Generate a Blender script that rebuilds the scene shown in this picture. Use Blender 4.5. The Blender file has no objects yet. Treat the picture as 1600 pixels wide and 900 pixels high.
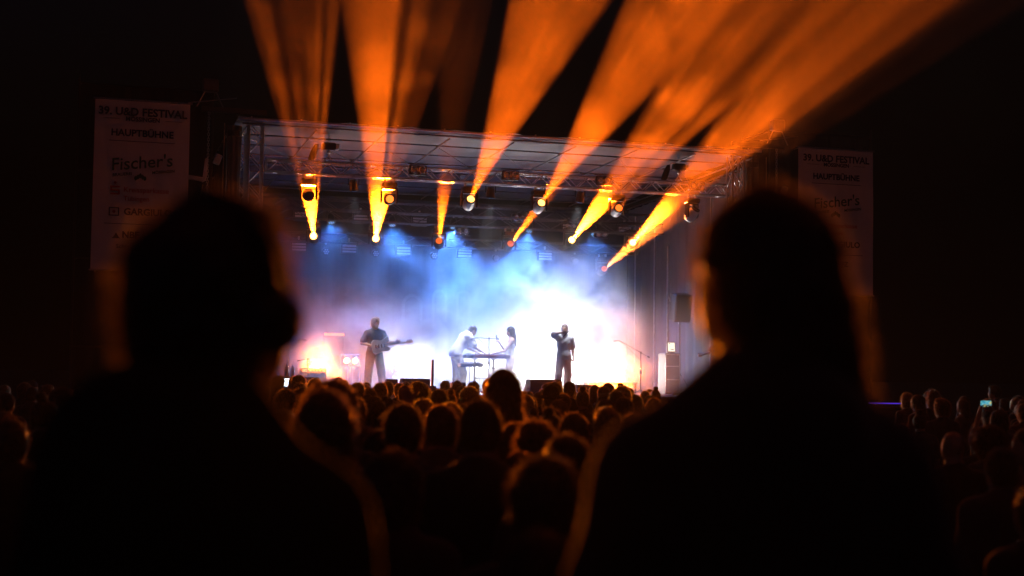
import bpy, math, random
import numpy as np
from mathutils import Vector, Matrix

sc = bpy.context.scene
C = sc.collection
random.seed(7)
RNG = np.random.default_rng(7)

# ------------------------------------------------------------------ camera, sky, exposure
cam_data = bpy.data.cameras.new('camera')
cam = bpy.data.objects.new('camera', cam_data)
C.objects.link(cam)
sc.camera = cam
cam_data.lens = 50.0
cam_data.sensor_width = 36.0
cam_data.clip_end = 600.0
cam.matrix_world = (Matrix.Translation((0, 0, 2.0)) @ Matrix.Rotation(math.pi / 2 + math.radians(3.3), 4, 'X')
                    @ Matrix.Rotation(math.radians(0.8), 4, 'Z'))
cam_data.dof.use_dof = True
cam_data.dof.focus_distance = 36.0
cam_data.dof.aperture_fstop = 1.7

world = bpy.data.worlds.new('World')
sc.world = world
world.use_nodes = True
wn = world.node_tree
bg = wn.nodes['Background']
sky = wn.nodes.new('ShaderNodeTexSky')
sky.sky_type = 'NISHITA'
sky.sun_disc = False
sky.sun_elevation = math.radians(-4.0)
sky.sun_rotation = math.radians(200.0)
tint = wn.nodes.new('ShaderNodeMix'); tint.data_type = 'RGBA'; tint.blend_type = 'MULTIPLY'; tint.inputs[0].default_value = 1.0
tint.inputs[7].default_value = (.35, .5, 1.0, 1)      # a clear moonless night is bluer than dusk
wn.links.new(sky.outputs[0], tint.inputs[6]); wn.links.new(tint.outputs[2], bg.inputs[0])
bg.inputs[1].default_value = 0.16

vs = sc.view_settings
vs.view_transform = 'Standard'
vs.look = 'None'
vs.exposure = 0.0
vs.gamma = 1.0
cy = sc.cycles
cy.use_denoising = True
cy.denoiser = 'OPENIMAGEDENOISE'
cy.max_bounces = 5
cy.diffuse_bounces = 2
cy.glossy_bounces = 2
cy.transmission_bounces = 3
cy.transparent_max_bounces = 8
cy.volume_bounces = 0
cy.volume_step_rate = 1.0
cy.volume_max_steps = 128
cy.sample_clamp_indirect = 4.0

# ------------------------------------------------------------------ frames
STAGE = Matrix.Translation((-0.1, 34.5, 0)) @ Matrix.Rotation(math.radians(17), 4, 'Z')   # x along the front edge, y upstage
DECK = 1.38
def T(x, y, z): return Matrix.Translation((x, y, z))
def RZ(a): return Matrix.Rotation(math.radians(a), 4, 'Z')
def RX(a): return Matrix.Rotation(math.radians(a), 4, 'X')
def RY(a): return Matrix.Rotation(math.radians(a), 4, 'Y')
def basis(x, y, z, o):
    m = Matrix.Identity(4)
    for i in range(3):
        m[i][0], m[i][1], m[i][2], m[i][3] = x[i], y[i], z[i], o[i]
    return m
def along(p, q):                      # local X runs from p to q
    p, q = Vector(p), Vector(q)
    x = (q - p).normalized()
    z = Vector((0, 0, 1)) if abs(x.z) < .95 else Vector((0, 1, 0))
    y = z.cross(x).normalized()
    return basis(x, y, x.cross(y), p)

# ------------------------------------------------------------------ materials
MATS = {}
def M(name, col, rough=.6, metal=0., var=.25, scale=6., bump=.0, bscale=60., sheen=0., coat=0.):
    if name in MATS: return MATS[name]
    m = bpy.data.materials.new(name); m.use_nodes = True
    nt = m.node_tree; p = nt.nodes['Principled BSDF']; N = nt.nodes.new; L = nt.links.new
    tc = N('ShaderNodeTexCoord'); nz = N('ShaderNodeTexNoise')
    nz.inputs['Scale'].default_value = scale; nz.inputs['Detail'].default_value = 5
    L(tc.outputs['Object'], nz.inputs['Vector'])
    rp = N('ShaderNodeValToRGB')
    rp.color_ramp.elements[0].position = .3; rp.color_ramp.elements[1].position = .72
    rp.color_ramp.elements[0].color = (*[c * (1 - var) for c in col], 1)
    rp.color_ramp.elements[1].color = (*[min(1, c * (1 + var)) for c in col], 1)
    L(nz.outputs[0], rp.inputs[0]); L(rp.outputs[0], p.inputs['Base Color'])
    mr = N('ShaderNodeMapRange'); mr.inputs[3].default_value = max(.03, rough - .1); mr.inputs[4].default_value = min(1, rough + .1)
    L(nz.outputs[0], mr.inputs[0]); L(mr.outputs[0], p.inputs['Roughness'])
    p.inputs['Metallic'].default_value = metal
    if sheen: p.inputs['Sheen Weight'].default_value = sheen
    if coat: p.inputs['Coat Weight'].default_value = coat
    if bump:
        nb = N('ShaderNodeTexNoise'); nb.inputs['Scale'].default_value = bscale; nb.inputs['Detail'].default_value = 4
        L(tc.outputs['Object'], nb.inputs['Vector'])
        b = N('ShaderNodeBump'); b.inputs['Strength'].default_value = bump; b.inputs['Distance'].default_value = .01
        L(nb.outputs[0], b.inputs['Height']); L(b.outputs[0], p.inputs['Normal'])
    MATS[name] = m
    return m
def EM(name, col, strength, pattern=None):
    if name in MATS: return MATS[name]
    m = bpy.data.materials.new(name); m.use_nodes = True
    nt = m.node_tree; nt.nodes.clear()
    o = nt.nodes.new('ShaderNodeOutputMaterial'); e = nt.nodes.new('ShaderNodeEmission')
    e.inputs[0].default_value = (*col, 1); e.inputs[1].default_value = strength
    nt.links.new(e.outputs[0], o.inputs[0])
    m.cycles.emission_sampling = 'NONE'
    MATS[name] = m
    return m
def hair_mat(name, col, trans):
    if name in MATS: return MATS[name]
    m = bpy.data.materials.new(name); m.use_nodes = True
    nt = m.node_tree; nt.nodes.clear(); N = nt.nodes.new; L = nt.links.new
    o = N('ShaderNodeOutputMaterial')
    d = N('ShaderNodeBsdfDiffuse'); d.inputs[0].default_value = (*[c * .6 for c in col], 1)
    t = N('ShaderNodeBsdfTranslucent'); t.inputs[0].default_value = (*[min(1, c * 4 + .06) for c in col], 1)
    g = N('ShaderNodeBsdfAnisotropic'); g.inputs[0].default_value = (*[min(1, c * 2 + .32) for c in col], 1); g.inputs['Roughness'].default_value = .4
    tc = N('ShaderNodeTexCoord'); nz = N('ShaderNodeTexNoise'); nz.inputs['Scale'].default_value = 90; nz.inputs['Detail'].default_value = 3
    mp = N('ShaderNodeMapping'); mp.inputs['Scale'].default_value = (1, 1, .12)
    L(tc.outputs['Object'], mp.inputs[0]); L(mp.outputs[0], nz.inputs['Vector'])
    b = N('ShaderNodeBump'); b.inputs['Strength'].default_value = .8; b.inputs['Distance'].default_value = .01
    L(nz.outputs[0], b.inputs['Height']); L(b.outputs[0], d.inputs['Normal']); L(b.outputs[0], g.inputs['Normal'])
    m1 = N('ShaderNodeMixShader'); m1.inputs[0].default_value = trans; L(d.outputs[0], m1.inputs[1]); L(t.outputs[0], m1.inputs[2])
    lw = N('ShaderNodeLayerWeight'); lw.inputs[0].default_value = .35          # hair shines most at grazing angles
    mr = N('ShaderNodeMapRange'); mr.inputs[3].default_value = .12; mr.inputs[4].default_value = .75; L(lw.outputs['Facing'], mr.inputs[0])
    m2 = N('ShaderNodeMixShader'); L(mr.outputs[0], m2.inputs[0]); L(m1.outputs[0], m2.inputs[1]); L(g.outputs[0], m2.inputs[2])
    L(m2.outputs[0], o.inputs[0])
    MATS[name] = m
    return m

# ------------------------------------------------------------------ mesh builder
class MB:
    def __init__(s): s.v = []; s.f = []
    def add(s, v, f):
        k = len(s.v); s.v += [tuple(p) for p in v]; s.f += [tuple(i + k for i in q) for q in f]; return s
    def box(s, c, d, m=None, bev=0.):
        x, y, z = [k / 2 for k in d]
        if bev <= 0:
            v = [Vector((a * x, b * y, e * z)) for a in (-1, 1) for b in (-1, 1) for e in (-1, 1)]
            f = [(0, 1, 3, 2), (4, 6, 7, 5), (0, 4, 5, 1), (2, 3, 7, 6), (0, 2, 6, 4), (1, 5, 7, 3)]
        else:                          # chamfered box: 24 verts
            b = min(bev, x * .9, y * .9, z * .9); v = []; idx = {}
            for a in (-1, 1):
                for e in (-1, 1):
                    for g in (-1, 1):
                        for k in range(3):
                            p = [a * (x - b), e * (y - b), g * (z - b)]; p[k] = (a * x, e * y, g * z)[k]
                            idx[(a, e, g, k)] = len(v); v.append(Vector(p))
            f = []
            for k in range(3):
                i, j = (k + 1) % 3, (k + 2) % 3
                for sg in (-1, 1):
                    q = []
                    for (si, sj) in ((-1, -1), (1, -1), (1, 1), (-1, 1)):
                        t = [0, 0, 0]; t[k] = sg; t[i] = si; t[j] = sj; q.append(idx[(*t, k)])
                    f.append(tuple(q) if sg > 0 else tuple(q[::-1]))
            for k in range(3):
                i, j = (k + 1) % 3, (k + 2) % 3
                for si in (-1, 1):
                    for sj in (-1, 1):
                        t0 = [0, 0, 0]; t0[k] = -1; t0[i] = si; t0[j] = sj
                        t1 = list(t0); t1[k] = 1
                        f.append((idx[(*t0, i)], idx[(*t1, i)], idx[(*t1, j)], idx[(*t0, j)]))
            for a in (-1, 1):
                for e in (-1, 1):
                    for g in (-1, 1): f.append((idx[(a, e, g, 0)], idx[(a, e, g, 1)], idx[(a, e, g, 2)]))
        c = Vector(c)
        v = [(m @ p if m else p) + c for p in v]
        return s.add(v, f)
    def cyl(s, p, q, r, r2=None, n=10, cap=True):
        p, q = Vector(p), Vector(q); r2 = r if r2 is None else r2
        m = along(p, q); L = (q - p).length
        v = [m @ Vector((0, math.cos(2 * math.pi * i / n) * r, math.sin(2 * math.pi * i / n) * r)) for i in range(n)]
        v += [m @ Vector((L, math.cos(2 * math.pi * i / n) * r2, math.sin(2 * math.pi * i / n) * r2)) for i in range(n)]
        f = [(i, (i + 1) % n, n + (i + 1) % n, n + i) for i in range(n)]
        if cap: f += [tuple(range(n))[::-1], tuple(range(n, 2 * n))]
        return s.add(v, f)
    def path(s, pts, r, n=8):
        pts = [Vector(p) for p in pts]
        for a, b in zip(pts, pts[1:]): s.cyl(a, b, r, n=n)
        return s
    def lathe(s, prof, m=None, n=20):   # profile (radius, x) spun about local X
        v = []; f = []
        for (r, x) in prof:
            for i in range(n):
                a = 2 * math.pi * i / n; p = Vector((x, r * math.cos(a), r * math.sin(a))); v.append(m @ p if m else p)
        for k in range(len(prof) - 1):
            for i in range(n):
                j = (i + 1) % n; f.append((k * n + i, k * n + j, (k + 1) * n + j, (k + 1) * n + i))
        f.append(tuple(range(n))[::-1]); f.append(tuple(range((len(prof) - 1) * n, len(prof) * n)))
        return s.add(v, f)
    def prism(s, poly, y0, y1, m=None):  # outline in local x,z, thickness along y
        n = len(poly)
        v = [Vector((x, y0, z)) for x, z in poly] + [Vector((x, y1, z)) for x, z in poly]
        if m: v = [m @ p for p in v]
        f = [(i, (i + 1) % n, n + (i + 1) % n, n + i) for i in range(n)] + [tuple(range(n))[::-1], tuple(range(n, 2 * n))]
        return s.add(v, f)
    def mesh(s, name, mat, smooth=False):
        me = bpy.data.meshes.new(name); me.from_pydata(s.v, [], s.f)
        for k in (mat if isinstance(mat, (list, tuple)) else [mat]): me.materials.append(k)
        if smooth: me.polygons.foreach_set('use_smooth', [True] * len(me.polygons))
        me.update()
        return me
    def build(s, name, mat, parent=None, m=None, smooth=False):
        return put(name, s.mesh(name, mat, smooth), parent, m)
def put(name, data, parent=None, m=None):
    o = bpy.data.objects.new(name, data); C.objects.link(o)
    if parent is not None: o.parent = parent
    if m is not None: o.matrix_basis = m
    return o
def tag(o, label=None, cat=None, group=None, kind=None):
    if label: o['label'] = label
    if cat: o['category'] = cat
    if group: o['group'] = group
    if kind: o['kind'] = kind
    return o
def thing(name, label, cat, m, group=None):
    return tag(put(name, None, None, m), label, cat, group)
def copy_tree(o, parent=None, m=None, label=None, kids=None):
    c = o.copy(); C.objects.link(c); c.parent = parent
    if m is not None: c.matrix_basis = m
    if label: c['label'] = label
    for ch in (kids if kids is not None else list(o.children)): copy_tree(ch, c)
    return c
def lamp(kind, parent, m, col, watts, name='lamp', size=.05, angle=20., blend=.2):
    l = bpy.data.lights.new(name, kind); l.color = col; l.energy = watts
    if kind == 'SPOT':
        l.spot_size = math.radians(angle); l.spot_blend = blend; l.shadow_soft_size = size
    elif kind == 'AREA': l.size = size
    else: l.shadow_soft_size = size
    return put(name, l, parent, m)
def aim(p, t):
    p, t = Vector(p), Vector(t)
    return Matrix.Translation(p) @ (t - p).to_track_quat('-Z', 'Y').to_matrix().to_4x4()

black = M('black_fabric', (.012, .012, .014), .85, bump=.3, bscale=40)
black_metal = M('black_metal', (.02, .02, .022), .42, .3)
black_plastic = M('black_plastic', (.018, .018, .02), .5)
alu = M('truss_aluminium', (.66, .66, .7), .34, .4, .12, 14)
dark_truss = M('anodised_truss', (.16, .16, .18), .36, .9, .2, 14)
steel = M('galvanised_steel', (.5, .51, .52), .4, 1., .2, 20)
chrome = M('chrome', (.7, .7, .72), .15, 1., .05)
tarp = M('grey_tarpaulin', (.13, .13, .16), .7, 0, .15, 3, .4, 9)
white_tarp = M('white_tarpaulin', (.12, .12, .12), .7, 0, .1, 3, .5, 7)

# ------------------------------------------------------------------ ground
def ground_z(y):
    t = min(1, max(0, (y - 2.35) / .6)); t = t * t * (3 - 2 * t)
    return .42 * (1 - t)
mb = MB()
ys = [-60, -20, -4, 0, 1.5, 2.3, 2.4, 2.5, 2.6, 2.7, 2.8, 2.9, 3.0, 4, 8, 16, 30, 60, 150, 420]
xs = [-400, -120, -40, -20, -10, -5, -2.5, 0, 2.5, 5, 10, 20, 40, 120, 400]
mb.add([(x, y, ground_z(y)) for y in ys for x in xs],
       [(j * len(xs) + i, j * len(xs) + i + 1, (j + 1) * len(xs) + i + 1, (j + 1) * len(xs) + i)
        for j in range(len(ys) - 1) for i in range(len(xs) - 1)])
tag(mb.build('ground', M('trodden_grass', (.05, .06, .025), .95, 0, .5, 3, .8, 25), smooth=True), kind='structure')

# ------------------------------------------------------------------ stage platform
st = thing('stage_platform', 'black boarded stage platform under the lit roof', 'stage', STAGE.copy())
mb = MB().box((0, 4.7, DECK - .9), (12.9, 9.4, .9), bev=0)
mb.build('substructure', M('stage_skirt', (.02, .02, .022), .8, bump=.2), st)
for i in range(13):
    for j in range(5):
        MB().box((-6 + i, .94 + 1.88 * j, DECK - .225), (.992, 1.872, .45), bev=.004).build('deck_panel', M('deck_ply', (.035, .032, .03), .5, 0, .3, 5, .2, 30), st)
for i in range(13):
    MB().box((-6 + i, -.012, .46), (.99, .02, .92)).build('front_panel', black, st)

# roof
rf = thing('stage_roof', 'pale tarpaulin stage roof with pipe ribs above the lighting truss', 'roof', STAGE.copy())
nx, ny = 27, 20
v = []; f = []
for j in range(ny):
    for i in range(nx):
        x = -6.6 + 13.2 * i / (nx - 1); y = -.35 + 10 * j / (ny - 1)
        v.append((x, y, 7.66 - .03 * y + .03 * math.cos(x * 4.8) - .02 * math.sin(y * 3.9)))
for j in range(ny - 1):
    for i in range(nx - 1): f.append((j * nx + i, j * nx + i + 1, (j + 1) * nx + i + 1, (j + 1) * nx + i))
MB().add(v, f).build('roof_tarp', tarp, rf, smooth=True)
for k in range(8):
    MB().cyl((-6.5, -.3 + 1.32 * k, 7.56 - .04 * k), (6.5, -.3 + 1.32 * k, 7.56 - .04 * k), .02).build('rib', dark_truss, rf)
for k in range(9):
    MB().cyl((-6.4 + 1.6 * k, -.3, 7.5), (-6.4 + 1.6 * k, 9.3, 7.2), .02).build('rafter', dark_truss, rf)
for k in range(8):
    a = -6.4 + 1.6 * k
    MB().cyl((a, 1.0, 7.5), (a + 1.6, 3.7, 7.4), .014, n=6).build('brace', dark_truss, rf)
    MB().cyl((a + 1.6, 3.7, 7.4), (a, 6.4, 7.3), .014, n=6).build('brace', dark_truss, rf)
for k in range(12):
    MB().cyl((-6.3 + 1.14 * k, -.36, 7.63), (-6.3 + 1.14 * k, -.36, 7.72), .02, n=6).build('edge_clamp', steel, rf)
MB().path([(-6.6, -.37, 7.66), (6.6, -.37, 7.66)], .03).build('front_edge_tube', alu, rf)

bd = thing('backdrop', 'black cloth backdrop with faint pale arched lettering behind the performers', 'backdrop', STAGE @ T(0, 9.1, DECK))
v = []; f = []
for j in range(2):
    for i in range(161):
        x = -6.7 + 13.4 * i / 160
        v.append((x, .02 * math.sin(x * 9) + .012 * math.sin(x * 23 + 1), 5.75 * j))
f = [(i, i + 1, 162 + i, 161 + i) for i in range(160)]
MB().add(v, f).build('cloth', M('backdrop_cloth', (.03, .03, .035), .9, bump=.3), bd, smooth=True)
def arch(w, h, t):
    o = [(-w, 0)] + [(-w * math.cos(math.pi * k / 12), h + w * math.sin(math.pi * k / 12)) for k in range(13)] + [(w, 0)]
    i = [(w - t, 0)] + [((w - t) * math.cos(math.pi * k / 12), h + (w - t) * math.sin(math.pi * k / 12)) for k in range(13)] + [(-(w - t), 0)]
    return o + i
for (x, w, h) in ((-.3, .32, .5), (.55, .24, .75), (1.3, .24, .75)):
    MB().prism(arch(w, h, .09), -.13, -.11).build('letter_arch', M('pale_print', (.08, .08, .09), .8), bd, T(x, 0, 2.05))

def wall(x0, x1, name, label, mat, zt=7.4, amp=.04):
    t = thing(name, label, 'curtain', STAGE @ T(x0, 0, DECK))
    v = []; n = 90
    for j in range(2):
        for i in range(n + 1):
            y = .55 + 8.6 * i / n
            v.append((amp * math.sin(y * 11) + amp * .6 * math.sin(y * 27 + 1) + (x1 - x0) * i / n, y, (zt - DECK - .03 * y) * j))
    MB().add(v, [(i, i + 1, n + 2 + i, n + 1 + i) for i in range(n)]).build('cloth', mat, t, smooth=True)
    MB().cyl((0, .5, zt - DECK + .03), (x1 - x0, 9.2, zt - DECK - .22), .024).build('curtain_rail', dark_truss, t)
    return t
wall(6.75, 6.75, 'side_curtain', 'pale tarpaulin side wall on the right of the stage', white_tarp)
wall(-6.75, -6.75, 'side_curtain', 'black cloth side wall on the left of the stage', black)
# bunched drapes at the front corners
def drape(x, label, mat, w=.3, h=6.2):
    n = 40; v = []
    for j in range(7):
        z = h * j / 6
        for i in range(n):
            a = 2 * math.pi * i / n
            r = (w * .5 + .035 * math.sin(a * 7 + j * .35)) * (1 - .2 * math.sin(math.pi * j / 6))
            v.append((r * math.cos(a), r * .6 * math.sin(a), z))
    f = [(j * n + i, j * n + (i + 1) % n, (j + 1) * n + (i + 1) % n, (j + 1) * n + i) for j in range(6) for i in range(n)]
    t = thing('corner_drape', label, 'curtain', STAGE @ T(x, .28, DECK))
    MB().add(v, f).build('cloth', mat, t, smooth=True)
    MB().cyl((0, 0, h * .96), (0, 0, h * .98), w * .52, n=16).build('tie_band', black_plastic, t)
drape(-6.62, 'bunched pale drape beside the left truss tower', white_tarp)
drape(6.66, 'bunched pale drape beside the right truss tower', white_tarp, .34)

# ------------------------------------------------------------------ trusses
def truss(name, label, cat, p, q, w, bay, mat, rc=.025, rb=.011, parent=None, cap=True):
    p, q = Vector(p), Vector(q); L = (q - p).length
    t = thing(name, label, cat, STAGE @ along(p, q))
    hw = w / 2
    cm = MB().cyl((0, 0, 0), (L, 0, 0), rc, n=10).mesh('chord', mat, True)
    for y in (-hw, hw):
        for z in (-hw, hw): put('chord', cm, t, T(0, y, z))
    n = max(1, round(L / bay)); b = L / n
    bl = math.hypot(b, w)
    bm = MB().cyl((0, 0, 0), (bl, 0, 0), rb, n=6).mesh('brace', mat, True)
    for face in range(4):
        for i in range(n):
            s = 1 if i % 2 == 0 else -1
            a, e = (-hw * s, hw * s)
            if face == 0: A, B = (i * b, -hw, a), ((i + 1) * b, -hw, e)
            elif face == 1: A, B = (i * b, hw, a), ((i + 1) * b, hw, e)
            elif face == 2: A, B = (i * b, a, -hw), ((i + 1) * b, e, -hw)
            else: A, B = (i * b, a, hw), ((i + 1) * b, e, hw)
            put('brace', bm, t, along(A, B))
    if cap:
        em = MB().cyl((0, -hw, 0), (0, hw, 0), rb * 1.3, n=6).mesh('end_bar', mat, True)
        for x in (0, L):
            for z in (-hw, hw): put('end_bar', em, t, T(x, 0, z))
        em = MB().cyl((0, 0, -hw), (0, 0, hw), rb * 1.3, n=6).mesh('end_post', mat, True)
        for x in (0, L):
            for y in (-hw, hw): put('end_post', em, t, T(x, y, 0))
    return t
truss('truss_tower', 'bright aluminium truss tower at the left front corner of the stage', 'truss', (-6.15, .12, DECK + .01), (-6.15, .12, 7.62), .32, .34, alu, .028, .013)
truss('truss_tower', 'bright aluminium truss tower at the right front corner of the stage', 'truss', (6.12, .12, DECK + .01), (6.12, .12, 7.58), .32, .42, alu, .028, .013)
truss('truss_tower', 'slim aluminium truss tower just behind the left front corner tower', 'truss', (-6.42, .9, DECK + .01), (-6.42, .9, 7.5), .26, .36, alu, .024, .011)
truss('lighting_truss', 'long front lighting truss carrying six moving heads', 'truss', (-5.78, 1.0, 6.79), (6.3, 1.0, 6.79), .29, .3, M('front_truss_metal', (.5, .5, .56), .33, .35, .15, 14), .028, .013)
truss('lighting_truss', 'upper rear lighting truss with grey wash fixtures', 'truss', (-6.0, 6.5, 6.55), (6.4, 6.5, 6.55), .29, .5, dark_truss, .024, .011)
truss('lighting_truss', 'lower rear lighting truss carrying the rear moving heads', 'truss', (-6.0, 5.6, 6.18), (6.4, 5.6, 6.18), .29, .5, dark_truss, .024, .011)
truss('lighting_truss', 'lowest rear truss just in front of the backdrop', 'truss', (-6.0, 7.6, 5.72), (6.4, 7.6, 5.72), .25, .5, dark_truss, .022, .01)

def chain(mb, x, y, z0, z1, r=.016):
    n = int((z1 - z0) / .06)
    for i in range(n):
        z = z0 + (z1 - z0) * (i + .5) / n; h = (z1 - z0) / n * .62
        d = (r, 0, 0) if i % 2 else (0, r, 0)
        for s in (-1, 1): mb.cyl((x + s * d[0], y + s * d[1], z - h), (x + s * d[0], y + s * d[1], z + h), .006, n=5)
    return mb
def hoist(x, y, label):
    t = thing('chain_hoist', label, 'hoist', STAGE @ T(x, y, 6.96))
    MB().box((0, 0, .38), (.34, .2, .18), bev=.03).build('motor', black_metal, t)
    MB().box((.2, 0, .38), (.1, .16, .15), bev=.02).build('gear_cover', steel, t)
    chain(MB(), 0, 0, .47, .68).build('chain', steel, t)
    MB().lathe([(.02, 0), (.05, .02), (.05, .06), (.02, .09)], T(0, 0, .2) @ RY(-90), 12).build('hook', steel, t)
    MB().path([(0, 0, .28), (0, 0, .16), (-.1, 0, .02)], .014).build('sling', steel, t)
    MB().path([(0, 0, .16), (.1, 0, .02)], .014).build('sling', steel, t)
    n = 14; v = []
    for j in range(6):
        z = .42 - .09 * j
        for i in range(n):
            a = 2 * math.pi * i / n; r = (.045, .07, .085, .085, .08, .05)[j]
            v.append((-.3 - .03 * j + r * math.cos(a), -.02 + r * .8 * math.sin(a), z))
    fs = [(j * n + i, j * n + (i + 1) % n, (j + 1) * n + (i + 1) % n, (j + 1) * n + i) for j in range(5) for i in range(n)] + [tuple(range(5 * n, 6 * n))]
    MB().add(v, fs).build('chain_bag', black, t, smooth=True)
hoist(-4.28, 1.0, 'chain hoist with black chain bag on the left end of the front truss')
hoist(4.92, 1.0, 'chain hoist with black chain bag on the right end of the front truss')

# ------------------------------------------------------------------ moving heads
SI = STAGE.to_3x3().inverted()
ORANGE = (1.0, .128, .003)
head_shell = M('fixture_shell', (.03, .03, .033), .35, .1)
head_pale = M('fixture_grey_shell', (.55, .55, .58), .4, .1)
lens_off = M('lens_glass', (.03, .03, .05), .08, 0, .1, coat=.5)
def gobo(o, sc_):
    l = o.data; l.use_nodes = True; nt = l.node_tree; e = nt.nodes['Emission']
    tc = nt.nodes.new('ShaderNodeTexCoord'); nz = nt.nodes.new('ShaderNodeTexNoise'); nz.inputs['Scale'].default_value = sc_; nz.inputs['Detail'].default_value = 3
    mr = nt.nodes.new('ShaderNodeMapRange'); mr.inputs[1].default_value = .3; mr.inputs[2].default_value = .7; mr.inputs[3].default_value = .12; mr.inputs[4].default_value = 2.2
    nt.links.new(tc.outputs['Normal'], nz.inputs['Vector']); nt.links.new(nz.outputs[0], mr.inputs[0]); nt.links.new(mr.outputs[0], e.inputs['Strength'])
def moving_head(p, target, label, group, watts=0, angle=14, col=ORANGE, lens_power=40, s=1., pale=False, blend=.3):
    p = Vector(p); d = (Vector(target) - p - Vector((0, 0, -.5 * s))).normalized()
    t = thing('moving_head', label, 'stage light', STAGE @ Matrix.Translation(p) @ Matrix.Scale(s, 4), group)
    for x in (-.11, .11):
        MB().box((x, 0, -.045), (.05, .07, .1), bev=.01).build('clamp', steel, t)
    yaw = math.atan2(-d.x, d.y) if (abs(d.x) + abs(d.y)) > 1e-4 else 0
    MB().box((0, 0, -.155), (.36, .27, .12), bev=.02).build('base', head_shell, t)
    MB().box((0, -.137, -.15), (.2, .006, .05)).build('display', M('fixture_display', (.05, .05, .06), .2), t)
    Y = Matrix.Rotation(yaw, 4, 'Z')
    yk = MB()
    yk.box((0, 0, -.24), (.4, .14, .05), bev=.012)
    yk.build('yoke', head_shell, t, Y)
    for x in (-.19, .19):
        m = MB().prism([(-.06, -.26), (.06, -.26), (.05, -.55), (.02, -.6), (-.02, -.6), (-.05, -.55)], -.02, .02, T(x, 0, 0) @ RZ(90))
        m.build('yoke_arm', head_shell, t, Y)
    Hm = along((0, 0, -.5), Vector((0, 0, -.5)) + d)
    h = MB().lathe([(.05, -.21), (.1, -.2), (.135, -.15), (.145, -.02), (.14, .08), (.12, .19), (.115, .21), (.1, .205)], None, 22).build('head', head_pale if pale else head_shell, t, Hm, smooth=True)
    MB().lathe([(.118, .13), (.125, .135), (.125, .2), (.105, .215)], None, 22).build('bezel', head_shell, h)
    MB().lathe([(.1, .2), (.09, .222), (.05, .232), (.01, .235)], None, 22).build('lens', EM('lit_lens_%d' % lens_power, (1, .4, .08) if lens_power > 4 else (1, .16, .02), lens_power) if watts else lens_off, h, smooth=True)
    for k in range(4):
        MB().box((-.12 + .035 * k, 0, .13), (.012, .16, .03)).build('cooling_fin', head_shell, h)
    if watts:
        bl = lamp('SPOT', t, Matrix.Translation(Vector((0, 0, -.5)) + d * .27) @ d.to_track_quat('-Z', 'Y').to_matrix().to_4x4(), col, watts, 'beam_lamp', .045, angle, blend)
        gobo(bl, 55)
    return t
FG = 'moving heads on the front truss'
ztr = 6.63
BEAM = 105.0
moving_head((-4.75, 1.0, ztr), (-6, -16, 2), 'moving head hanging leftmost on the front truss, lens dark', FG)
moving_head((-2.77, 1.0, ztr), (-4.5, -14, 5), 'second moving head from the left on the front truss, dull orange lens', FG, 120, 10, ORANGE, 3)
moving_head((-.74, 1.0, ztr), (-1.05, -6.45, 9.35), 'third moving head from the left on the front truss, bright beam', FG, 6500 * BEAM, 14, lens_power=5, pale=True)
moving_head((1.09, 1.0, ztr), (1.25, -7.2, 9.38), 'fourth moving head from the left on the front truss, bright beam', FG, 6500 * BEAM, 14, lens_power=5, pale=True)
moving_head((3.2, 1.0, ztr), (2.1, -9.46, 8.4), 'fifth moving head from the left on the front truss, thin orange beam', FG, 900 * BEAM, 6, lens_power=2, pale=True)
moving_head((5.3, 1.0, ztr), (6.3, -1.0, 8.6), 'moving head hanging rightmost on the front truss, unlit and tilted up', FG, pale=True)
RG = 'moving heads on the rear trusses'
zr = 6.02
moving_head((-3.87, 5.6, zr), (-6.6, -8.96, 8.26), 'leftmost rear moving head throwing an orange beam', RG, 13000 * BEAM, 6.5, lens_power=14)
moving_head((-2.15, 5.6, zr), (-4.87, -9.49, 8.29), 'second rear moving head from the left throwing a wide orange beam', RG, 16000 * BEAM, 8, lens_power=14)
moving_head((-.35, 5.6, zr), (-3.3, -7.79, 8.83), 'third rear moving head from the left with a thin dim beam', RG, 1600 * BEAM, 5, lens_power=1)
moving_head((1.7, 5.6, zr), (1.1, -7.79, 8.83), 'fourth rear moving head from the left with a short dim beam', RG, 1100 * BEAM, 5, lens_power=1)
moving_head((3.56, 5.6, zr + .2), (1.15, -11.37, 8.38), 'fifth rear moving head from the left throwing a bright orange beam', RG, 19000 * BEAM, 7, lens_power=14)
moving_head((5.44, 5.6, zr + .2), (2.75, -11.9, 8.41), 'rightmost rear moving head throwing a bright orange beam', RG, 14000 * BEAM, 7, lens_power=14)
moving_head((5.3, 7.6, 5.57), (4.3, -9, 8.2), 'lone moving head on the lowest rear truss with a faint red beam', RG, 1500 * BEAM, 7, (1, .16, .02), lens_power=1)

# ------------------------------------------------------------------ wash fixtures, pars and blinders
PG = 'grey wash fixtures on the rear trusses'
panel_grey = M('panel_face', (.5, .5, .55), .45, .2, .1)
def panel(x, y, z, label):
    t = thing('led_fixture', label, 'stage light', STAGE @ T(x, y, z), PG)
    MB().box((0, .06, 0), (.46, .1, .26), bev=.012).build('housing', head_shell, t)
    for k in range(3):
        MB().box((0, .004, -.08 + .08 * k), (.4, .012, .055), bev=.004).build('diffuser', panel_grey, t)
    MB().path([(-.25, .06, 0), (-.25, .06, .22), (.25, .06, .22), (.25, .06, 0)], .012, 6).build('bracket', black_metal, t)
    MB().box((0, .06, .26), (.05, .06, .1), bev=.008).build('clamp', steel, t)
PX = [-4.1, -2.45, -.75, 3.75, 5.5]
PN = ['leftmost', 'second', 'third', 'fourth', 'rightmost']
for x, n in zip(PX, PN):
    panel(x, 6.25, 6.18, '%s wash fixture from the left in the upper rear row' % n if n not in ('leftmost', 'rightmost') else '%s wash fixture in the upper rear row' % n)
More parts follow.
